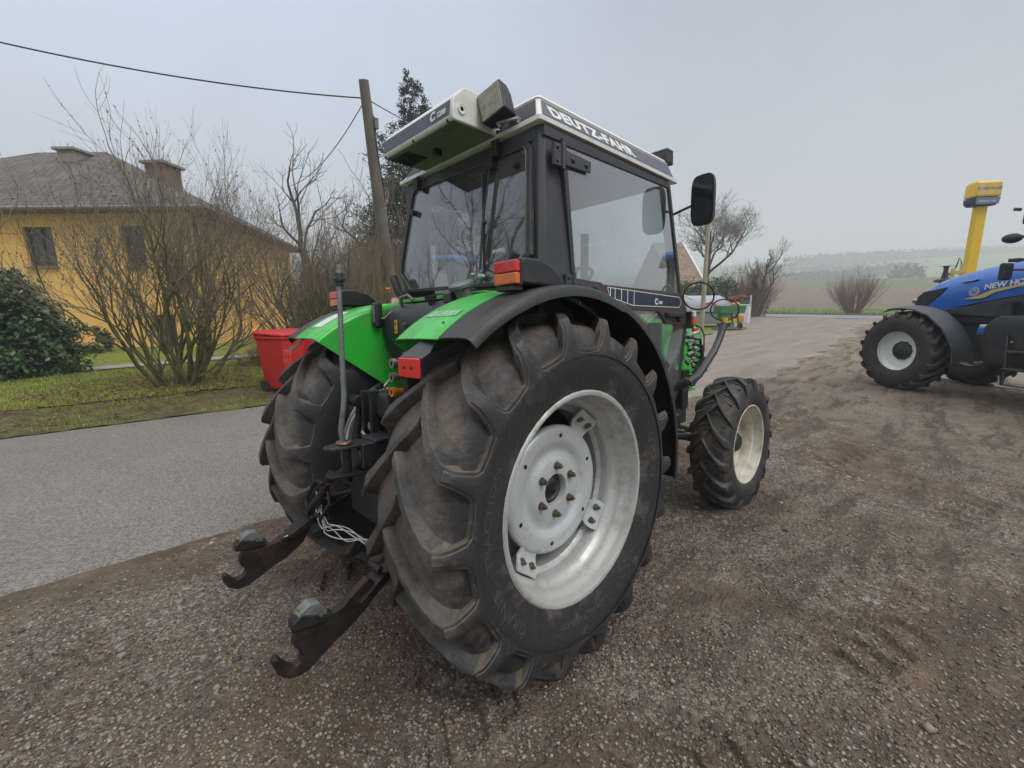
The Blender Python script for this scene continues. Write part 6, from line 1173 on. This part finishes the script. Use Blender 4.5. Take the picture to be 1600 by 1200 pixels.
# yellow dealer sign
p = at(1511, 440, 21.0); p.z = gh(p.x, p.y); Sg = empty('dealer_sign', loc=p, rz=R(-54)); tag(Sg, 'tall yellow dealer sign on a yellow column above the blue tractor bonnet', 'sign')
M_['sy'] = mat('sign_yellow', (.72, .47, .01), .45, var=.05); M_['sn'] = mat('sign_navy', (.012, .02, .10), .4); M_['sb'] = mat('sign_blue_grey', (.12, .18, .28), .45)
ztop = at(1520, 284, 21.0).z - p.z; zb_ = at(1520, 323, 21.0).z - p.z
mb = MB(); mb.box((0, 0, zb_ / 2), (.40, .28, zb_)); mb.build('column', M_['sy'], Sg, bevel=.02)
hz_ = ztop - zb_; w2, d2 = .50, .34
mb = MB(); loft(mb, [[(x, y, z) for x, y in ((-w, -d), (w, -d), (w, d), (-w, d))] for z, w, d in ((zb_ + .35 * hz_, w2, d2), (ztop - .12, w2 * .985, d2 * .97), (ztop, w2 * .85, d2 * .75))]); mb.build('sign_box', M_['sy'], Sg, bevel=.06, bseg=4)
mb = MB(); loft(mb, [[(x, y, z) for x, y in ((-w, -d), (w, -d), (w, d), (-w, d))] for z, w, d in ((zb_, w2 * .80, d2 * .75), (zb_ + .12, w2 * .95, d2 * .95), (zb_ + .33 * hz_, w2, d2 * 1.0))]); mb.build('sign_base', M_['sn'], Sg, bevel=.04, bseg=3)
# lettering on the sign face that looks at the yard
def sface(x, z): return frame((x, -d2 - .012, z), (1, 0, 0), (0, 0, 1))
mb = MB(); mb.box((0, -d2 - .004, zb_ + .17 * hz_), (w2 * 1.75, .012, .24 * hz_)); mb.build('sign_panel', M_['sb'], Sg)
mb = MB(); mb.box((.0, -d2 - .004, zb_ + .66 * hz_), (w2 * 1.8, .012, .46 * hz_)); mb.build('sign_face', mat('sign_face_yellow', (.66, .46, .10), .5), Sg)
text_mesh('NEW HOLLAND', .16, 'sign_lettering', M_['sb'], Sg, sface(-.22, zb_ + .62 * hz_), .002, .006, sx=.58)
text_mesh('AGRICULTURE', .10, 'sign_lettering', M_['white_sticker'], Sg, frame((-.36, -d2 - .016, zb_ + .13 * hz_), (1, 0, 0), (0, 0, 1)), .002, .002)
mb = MB(); mb.lathe([(-.004, .0001), (-.004, .095), (.004, .095)], (-.345, -d2 - .014, zb_ + .68 * hz_), 1, 24); em = mb.build('sign_emblem', M_['sb'], Sg)
mb = MB(); 
for k in (-1, 0, 1): mb.bar((-.345 + k * .03, -d2 - .021, zb_ + .58 * hz_), (-.345 + k * .06, -d2 - .021, zb_ + .80 * hz_), .02, .004, up=(0, 1, 0))
mb.build('emblem_leaf', M_['white_sticker'], em)

# ------------------------------------------------------------------ blue tractor
M_['blue'] = mat('blue_tractor_paint', (.012, .13, .52), .25, var=.05, coat=.6)
M_['nh_grey'] = mat('dark_grey_casting', (.040, .042, .050), .5, var=.2)
M_['nh_white'] = mat('pale_rim_paint', (.80, .86, .82), .35, var=.03)
M_['rubber_nh'] = tyre_mat('blue_tractor_rubber', .05, .30, base=(.022, .022, .024))
M_['swoosh'] = mat('gold_stripe', (.60, .46, .16), .4)
M_['emb'] = mat('silver_emblem', (.50, .54, .58), .35, metal=.3)
def blue_tractor(loc, rz, label, steer):
    t = empty('blue_tractor', loc=loc, rz=rz); tag(t, label, 'tractor')
    # bonnet: side profile swept into a rounded body
    xs_ = [.74, .70, .60, .40, .10, -.30, -.80, -1.40, -1.75]; zt = [1.62, 1.82, 1.97, 2.10, 2.21, 2.31, 2.40, 2.47, 2.49]; zb = [1.52, 1.50, 1.50, 1.51, 1.55, 1.66, 1.78, 1.88, 1.92]; wd = [.20, .30, .37, .41, .43, .44, .45, .46, .46]
    mb = MB(); rings = []
    for x, a, b, w in zip(xs_, zt, zb, wd):
        h_ = a - b; rings.append([(x, w * .98, b), (x, w * 1.02, b + .25 * h_), (x, w * .98, b + .55 * h_), (x, w * .82, b + .82 * h_), (x, w * .50, b + .96 * h_), (x, 0, a), (x, -w * .50, b + .96 * h_), (x, -w * .82, b + .82 * h_), (x, -w * .98, b + .55 * h_), (x, -w * 1.02, b + .25 * h_), (x, -w * .98, b)])
    loft(mb, rings); bn = mb.build('bonnet', M_['blue'], t, smooth=45)
    for s in (-1, 1):
        mb = MB(); lo_, hi_ = sorted((s * .30, s * .428)); mb.prism([(.69, 1.60), (.66, 1.78), (.56, 1.88), (.18, 1.96), (.22, 1.86), (.40, 1.66), (.56, 1.58)], 1, lo_, hi_); mb.build('side_grille', M_['black_plastic'], bn, bevel=.015)
        mb = MB(); lo_, hi_ = sorted((s * .40, s * .4475)); mb.prism([(-.02, 2.055), (-.12, 2.075), (-.30, 2.085), (-.22, 2.065), (-.12, 2.05)], 1, lo_, hi_); mb.build('bonnet_light', M_['emb'], bn, bevel=.004)
        y = s * .470
        mb = MB(); mb.lathe([(y, .0001), (y, .078), (y - s * .015, .080)], (-.29, 0, 1.865), 1, 24); em = mb.build('emblem', M_['emb'], bn, smooth=30)
        mb = MB(); 
        for k in (-1, 0, 1): mb.bar((-.29 + k * .015, y + s * .002, 1.83), (-.29 + k * .04, y + s * .002, 1.905), .012, .003, up=(0, 1, 0))
        mb.lathe([(y + s * .002, .062), (y + s * .002, .068)], (-.29, 0, 1.865), 1, 24); mb.build('emblem_leaf', M_['blue'], em)
        mb = MB(); lo_, hi_ = sorted((y - s * .02, y + s * .0)); mb.prism([(-.16, 1.735), (-.36, 1.80), (-.55, 1.90), (-.90, 1.985), (-1.7, 2.04), (-1.7, 2.01), (-.90, 1.945), (-.60, 1.86), (-.46, 1.77), (-.38, 1.745)], 1, lo_, hi_); mb.build('stripe', M_['swoosh'], bn)
        fr_ = frame((-.43 if s > 0 else -1.25, y + s * .001, 1.905 if s > 0 else 2.05), (-s, 0, .16 * s), (.12, 0, 1)); text_mesh('NEW HOLLAND', .125, 'lettering', M_['letter'], bn, fr_, .002, .004, sx=1.05, shear=.2)
    mb = MB(); mb.box((-.5, 0, 1.50), (1.9, .66, .40)); mb.box((-.4, 0, 1.1), (2.6, .50, .60)); mb.box((-2.2, 0, 1.1), (1.8, .6, .8)); mb.prism([(.62, 1.49), (-.2, 1.60), (-.5, 1.70), (-.9, 1.79), (-1.7, 1.90), (-1.7, 1.55), (-.6, 1.42)], 1, -.44, .44); mb.build('engine', M_['nh_grey'], t, bevel=.02)
    mb = MB(); mb.cyl((0, -.80, .70), (0, .80, .70), .10, 16); mb.box((0, 0, .78), (.5, .4, .4)); mb.build('front_axle', M_['nh_grey'], t, bevel=.02)
    for s in (1, -1):
        w = empty_part('front_wheel', t, Matrix.Translation((.34, s * .97, .755)) @ Matrix.Rotation(steer, 4, 'Z')); tyre('tyre', NHF, s, w, [M_['rubber_nh'], M_['rubber_nh']], step=False)
        mb = MB(); mb.lathe([(s * y, r) for y, r in ((.245, .490), (.270, .482), (.268, .47), (.23, .462), (.20, .445), (.13, .435), (.11, .405), (.09, .39), (.06, .36), (.055, .30), (.06, .18), (.07, .1))], ax=1, n=64); mb.build('rim', M_['nh_white'], w, smooth=40)
        mb = MB(); mb.lathe([(s * y, r) for y, r in ((.06, .385), (-.05, .385), (-.12, .42), (-.20, .45), (-.265, .47), (-.268, .485), (-.245, .49))], ax=1, n=48); mb.build('rim_barrel', M_['nh_white'], w, smooth=40)
        mb = MB(); mb.lathe([(s * .14, .0001), (s * .14, .10), (s * .10, .17), (s * .05, .18), (s * .05, .21), (s * -.05, .21)], ax=1, n=32); 
        for k in range(10): a = 2 * PI * k / 10; mb.cyl((.18 * math.cos(a), s * .05, .18 * math.sin(a)), (.18 * math.cos(a), s * .075, .18 * math.sin(a)), .014, 6)
        mb.build('hub', M_['black_plastic'], w, smooth=30)
        # mudguard over the front wheel
        mb = MB(); rot = Matrix.Rotation(steer, 3, 'Z'); pts = [(.60, 1.545), (.50, 1.60), (.30, 1.625), (.05, 1.60), (-.22, 1.50), (-.48, 1.28), (-.68, .98), (-.72, .68)]
        G = np.array([[tuple(Vector((.20, s * .97, 0)) + rot @ Vector((x - .12, s * yy, z - (.04 if abs(yy) > .21 else 0)))) for yy in (-.22, -.20, 0, .22, .24)] for x, z in pts]); NR = np.zeros_like(G); NR[..., 2] = .7; NR[..., 0] = -.5; mb.slab(G, NR, .03); mb.build('front_mudguard', mat('mudguard_plastic', (.055, .06, .07), .45, var=.1), t, smooth=50)
        w = empty_part('rear_wheel', t, Matrix.Translation((-2.85, s * 1.02, 1.0)) @ Matrix.Scale(1.28, 4)); tyre('tyre', NHF, s, w, [M_['rubber_nh'], M_['rubber_nh']], step=False)
        mb = MB(); mb.lathe([(s * y, r) for y, r in ((.235, .455), (.25, .445), (.20, .43), (.10, .40), (.02, .36), (-.06, .30), (-.06, .1))], ax=1, n=48); mb.build('rim', M_['nh_white'], w, smooth=40)
        mb = MB(); A = np.linspace(R(170), R(10), 18); G = np.array([[(-2.85 + 1.08 * math.cos(a), s * y, 1.0 + 1.08 * math.sin(a)) for y in (.62, .66, 1.25, 1.28)] for a in A]); NR = np.array([[(math.cos(a), 0, math.sin(a))] * 4 for a in A]); mb.slab(G, NR, .02); mb.build('rear_mudguard', M_['black_plastic'], t, smooth=50)
        # tank and steps
        mb = MB(); loft(mb, [[(x, s * y, z) for x, y in ((-.72 - k, .46), (-.72 - k, .80 - k * .3), (-1.75, .84 - k * .3), (-1.75, .46))] for z, k in ((.62, .12), (.72, .0), (1.28, .0), (1.42, .10), (1.48, .2))]); tk = mb.build('fuel_tank', M_['black_plastic'], t, bevel=.03)
        mb = MB(); mb.cyl((-.92, s * .62, 1.40), (-.90, s * .62, 1.66), .095, 18); mb.cyl((-.90, s * .62, 1.655), (-.90, s * .62, 1.70), .125, 18); mb.build('filler_neck', M_['black_plastic'], tk, smooth=40)
        mb = MB(); mb.box((-.66, s * .55, 1.02), (.18, .3, .26)); mb.build('battery_box', M_['black_paint'], t, bevel=.02); mb = MB(); mb.box((-.64, s * .56, 1.20), (.16, .24, .10)); mb.build('battery', M_['blue'], t, bevel=.015); mb = MB(); mb.box((-.64, s * .56, 1.275), (.14, .20, .05)); mb.build('battery_top', M_['letter'], t, bevel=.015)
        st_ = MB(); 
        for x in (-1.20, -1.62): st_.tube([(x + .12, s * .84, 1.15), (x, s * .96, .55), (x, s * .98, .32)], .022, 8)
        st_.build('step_rails', M_['black_paint'], t, smooth=50)
        mb = MB(); mb.tube([(-1.16, s * 1.0, .50), (-1.19, s * 1.02, .33), (-1.26, s * 1.03, .27), (-1.50, s * 1.03, .26), (-1.60, s * 1.01, .33), (-1.62, s * .98, .50)], .016, 8); mb.build('step_loop', M_['steel'], t, smooth=50)
        mb = MB(); mb.lathe([(s * .845, .0001), (s * .85, .02), (s * .84, .026)], (-1.15, 0, 1.05), 1, 12); mb.build('tank_bolt', M_['steel'], t)
        for z in (.34, .62, .90): mb = MB(); mb.box((-1.40, s * (1.0 - (z - .34) * .22), z), (.44, .22, .035)); mb.build('cab_step', M_['black_paint'] if z > .4 else M_['steel'], t, bevel=.01)
    # cab
    mb = MB()
    for s in (-1, 1):
        mb.tube([(-1.72, s * .70, 1.75), (-1.80, s * .72, 3.05)], .035, 8); mb.tube([(-3.1, s * .75, 1.9), (-3.0, s * .72, 3.05)], .05, 8); mb.tube([(-1.72, s * .70, 1.75), (-1.85, s * .76, 1.2)], .035, 8)
        mb.tube([(-1.22, s * .92, 2.95), (-1.26, s * .98, 2.60), (-1.34, s * 1.0, 2.05), (-1.40, s * .97, 1.80), (-1.6, s * .86, 1.62)], .020, 8)
    mb.box((-2.4, 0, 1.75), (1.45, 1.4, .12)); mb.build('cab_frame', M_['black_paint'], t, smooth=50)
    mb = MB(); mb.add([(-1.73, -.68, 1.8), (-1.73, .68, 1.8), (-1.8, .70, 3.02), (-1.8, -.70, 3.02)], [(0, 1, 2, 3)]); 
    mb.build('windscreen', M_['glass'], t)
    for s in (-1, 1): mb = MB(); mb.add([(-1.73, s * .71, 1.8), (-3.08, s * .755, 1.9), (-3.0, s * .73, 3.02), (-1.8, s * .73, 3.02)], [(0, 1, 2, 3)]); mb.build('side_window', M_['glass'], t)
    mb = MB(); loft(mb, [[(x, y, z) for x, y in ((-1.55 + k, -.78 + k), (-1.55 + k - 2 * k, .78 - k), (-3.25 + k, .80 - k), (-3.25 + k, -.80 + k))] for z, k in ((3.05, .0), (3.18, .0), (3.26, .1))]); mb.build('cab_roof', M_['blue'], t, bevel=.05)
    mb = MB(); mb.box((-2.6, 0, 2.0), (.5, .5, .5)); mb.box((-2.85, 0, 2.4), (.12, .45, .6)); mb.build('driver_seat', M_['seat'], t, bevel=.05)
    for s in (-1, 1):
        mb = MB(); mb.box((-1.06, s * 1.12, 2.17), (.09, .20, .27)); mr_ = mb.build('mirror', M_['black_plastic'], t, bevel=.03); mb = MB(); mb.cyl((-1.06, s * 1.05, 2.20), (-1.75, s * .7, 2.17), .018, 8); mb.build('mirror_arm', M_['black_paint'], mr_, smooth=40)
        mb = MB(); mb.ball((-1.05, s * 1.10, 2.68), .085, 8, sc=(1.5, 1, .9)); mb.cyl((-1.1, s * 1.10, 2.69), (-1.8, s * .74, 2.72), .022, 8); mb.build('road_lamp', M_['black_plastic'], t, smooth=50)
        mb = MB(); loft(mb, [[(-1.24 + dx, s * (1.12 + .10 * q * c), 3.13 + .27 * q_2) for c, q_2 in ((-1, -1), (1, -1), (1, 1), (-1, 1))] for dx, q in ((-.03, 1), (.05, 1))]); mb.build('rear_view_mirror', M_['black_plastic'], t, bevel=.03)
        mb = MB(); mb.cyl((-1.1, s * 1.12, 3.1), (-1.02, s * 1.12, 3.12), .025, 8); mb.cyl((-1.15, s * 1.1, 3.3), (-1.7, s * .8, 3.12), .02, 8); mb.build('mirror_bracket', M_['black_paint'], t, smooth=40)
    mb = MB(); mb.tube([(-1.60, -.62, 1.6), (-1.62, -.62, 3.2)], .06, 12); mb.build('exhaust_pipe', M_['steel'], t, smooth=50)
    mb = MB(); mb.box((-.55, .0, 2.40), (.16, .2, .06)); mb.box((-.72, -.12, 2.42), (.12, .12, .08)); mb.build('bonnet_vent', M_['black_plastic'], t, bevel=.01)
    mb = MB(); mb.tube([(.60, .30, 1.5), (.85, .20, 1.60), (.80, .12, 1.74), (.72, .10, 1.80)], .02, 8); mb.ball((.86, .2, 1.70), .05, 6); mb.build('front_linkage', M_['steel'], t, smooth=50)
    return t
bt = blue_tractor((10.81, -1.84, -.13), R(59), 'blue tractor with pale wheel rims at the right edge of the yard, its bonnet lettered', R(-2))
q = at(604, 440, 16.5); c2 = copy_tree(bt); c2.location = (q.x, q.y, gh(q.x, q.y)); c2.rotation_euler = (0, 0, R(118)); c2['label'] = 'blue tractor mostly hidden behind the olive thicket left of the green tractor cab'
# machine parts standing behind the blue bonnet
p = G3(1470, 15.5); Q = empty('exhaust_stack', loc=p); tag(Q, 'dark upright stack with a flat rain cap behind the blue bonnet nose', 'machine'); zt_ = at(1468, 415, 15.5).z - p.z
mb = MB(); mb.tube([(0, 0, 0), (0, 0, zt_ - .55)], .13, 12); mb.build('housing', M_['iron'], Q, smooth=40); mb = MB(); mb.lathe([(zt_ - .55, .26), (zt_ - .48, .27), (zt_ - .42, .10), (zt_ - .15, .06), (zt_ - .03, .08), (zt_ - .02, .22), (zt_, .0001)], (0, 0, 0), 2, 20); mb.build('cap', M_['black_paint'], Q, smooth=40)
p = G3(1488, 16.5); Q = empty('loader_mast', loc=p); tag(Q, 'yellow loader mast end with black hoses between stack and sign column', 'machine'); zt_ = at(1483, 408, 16.5).z - p.z
mb = MB(); mb.bar((0, -.10, zt_ - .1), (0, -.14, 0), .10, .12); mb.bar((0, .12, zt_ - .25), (0, .16, 0), .10, .12); mb.box((0, 0, zt_ - .40), (.14, .36, .12)); mb.build('mast', M_['swoosh'], Q, bevel=.01)
mb = MB(); mb.tube([(0, -.1, zt_ - .15), (0, 0, zt_ + .12), (0, .05, zt_ - .2), (0, .3, zt_ - .6), (0, .32, zt_ - .9), (0, .1, zt_ - 1.1)], .025, 8); mb.build('hose', M_['black_plastic'], Q, smooth=60)
# ------------------------------------------------------------------ air
mb = MB(); mb.box((0, 0, 90), (4200, 4200, 200)); hz = mb.build('haze', mat('tmp', (1, 1, 1)), None); m = bpy.data.materials.new('haze_air'); m.use_nodes = True; t = m.node_tree; t.nodes.clear(); o_ = t.nodes.new('ShaderNodeOutputMaterial'); v = t.nodes.new('ShaderNodeVolumePrincipled'); v.inputs['Color'].default_value = (.90, .94, 1, 1); v.inputs['Density'].default_value = .0020; v.inputs['Anisotropy'].default_value = 0.1; t.links.new(v.outputs[0], o_.inputs['Volume']); hz.data.materials.clear(); hz.data.materials.append(m); tag(hz, kind='stuff')
hz.visible_shadow = True
S.cycles.volume_bounces = 1

# pieces that stand apart inside one mesh become parts of their own
SKIP = ('letter', 'twigs', 'stem', 'crown', 'trunk', 'seed', 'foliage', 'tyre', 'fins', 'grille', 'lines', 'holes', 'sign', 'wire', 'wall', 'valves', 'hoses', 'leaf', 'crease', 'linkage')
for o in list(bpy.data.objects):
    if o.type != 'MESH' or o.parent is None or any(k in o.name for k in SKIP) or len(o.data.vertices) > 6000: continue
    me = o.data
    if me.users > 1: continue
    nv = len(me.vertices); par = list(range(nv))
    def find(a):
        while par[a] != a: par[a] = par[par[a]]; a = par[a]
        return a
    for e in me.edges: par[find(e.vertices[0])] = find(e.vertices[1])
    isl = {}
    for i_ in range(nv): isl.setdefault(find(i_), []).append(i_)
    if len(isl) < 2: continue
    L_ = list(isl.values()); co = np.array([v.co[:] for v in me.vertices]); bb = [(co[q].min(0) - .0015, co[q].max(0) + .0015) for q in L_]; pp = list(range(len(L_)))
    def f2(a):
        while pp[a] != a: a = pp[a]
        return a
    for a in range(len(L_)):
        for b in range(a):
            if (bb[a][0] <= bb[b][1]).all() and (bb[b][0] <= bb[a][1]).all(): pp[f2(a)] = f2(b)
    grp = {}
    for a in range(len(L_)): grp.setdefault(f2(a), []).extend(L_[a])
    if not 2 <= len(grp) <= 12: continue
    keep = None; ch = kids(o)
    for g in grp.values():
        gs = set(g)
        if keep is None: keep = gs; continue
        bm = bmesh.new(); bm.from_mesh(me); bm.verts.ensure_lookup_table(); bmesh.ops.delete(bm, geom=[v for v in bm.verts if v.index not in gs], context='VERTS')
        m2 = me.copy(); bm.to_mesh(m2); bm.free(); c = o.copy(); c.data = m2; COL.objects.link(c); c.parent = o.parent
    bm = bmesh.new(); bm.from_mesh(me); bm.verts.ensure_lookup_table(); bmesh.ops.delete(bm, geom=[v for v in bm.verts if v.index not in keep], context='VERTS'); bm.to_mesh(me); bm.free()
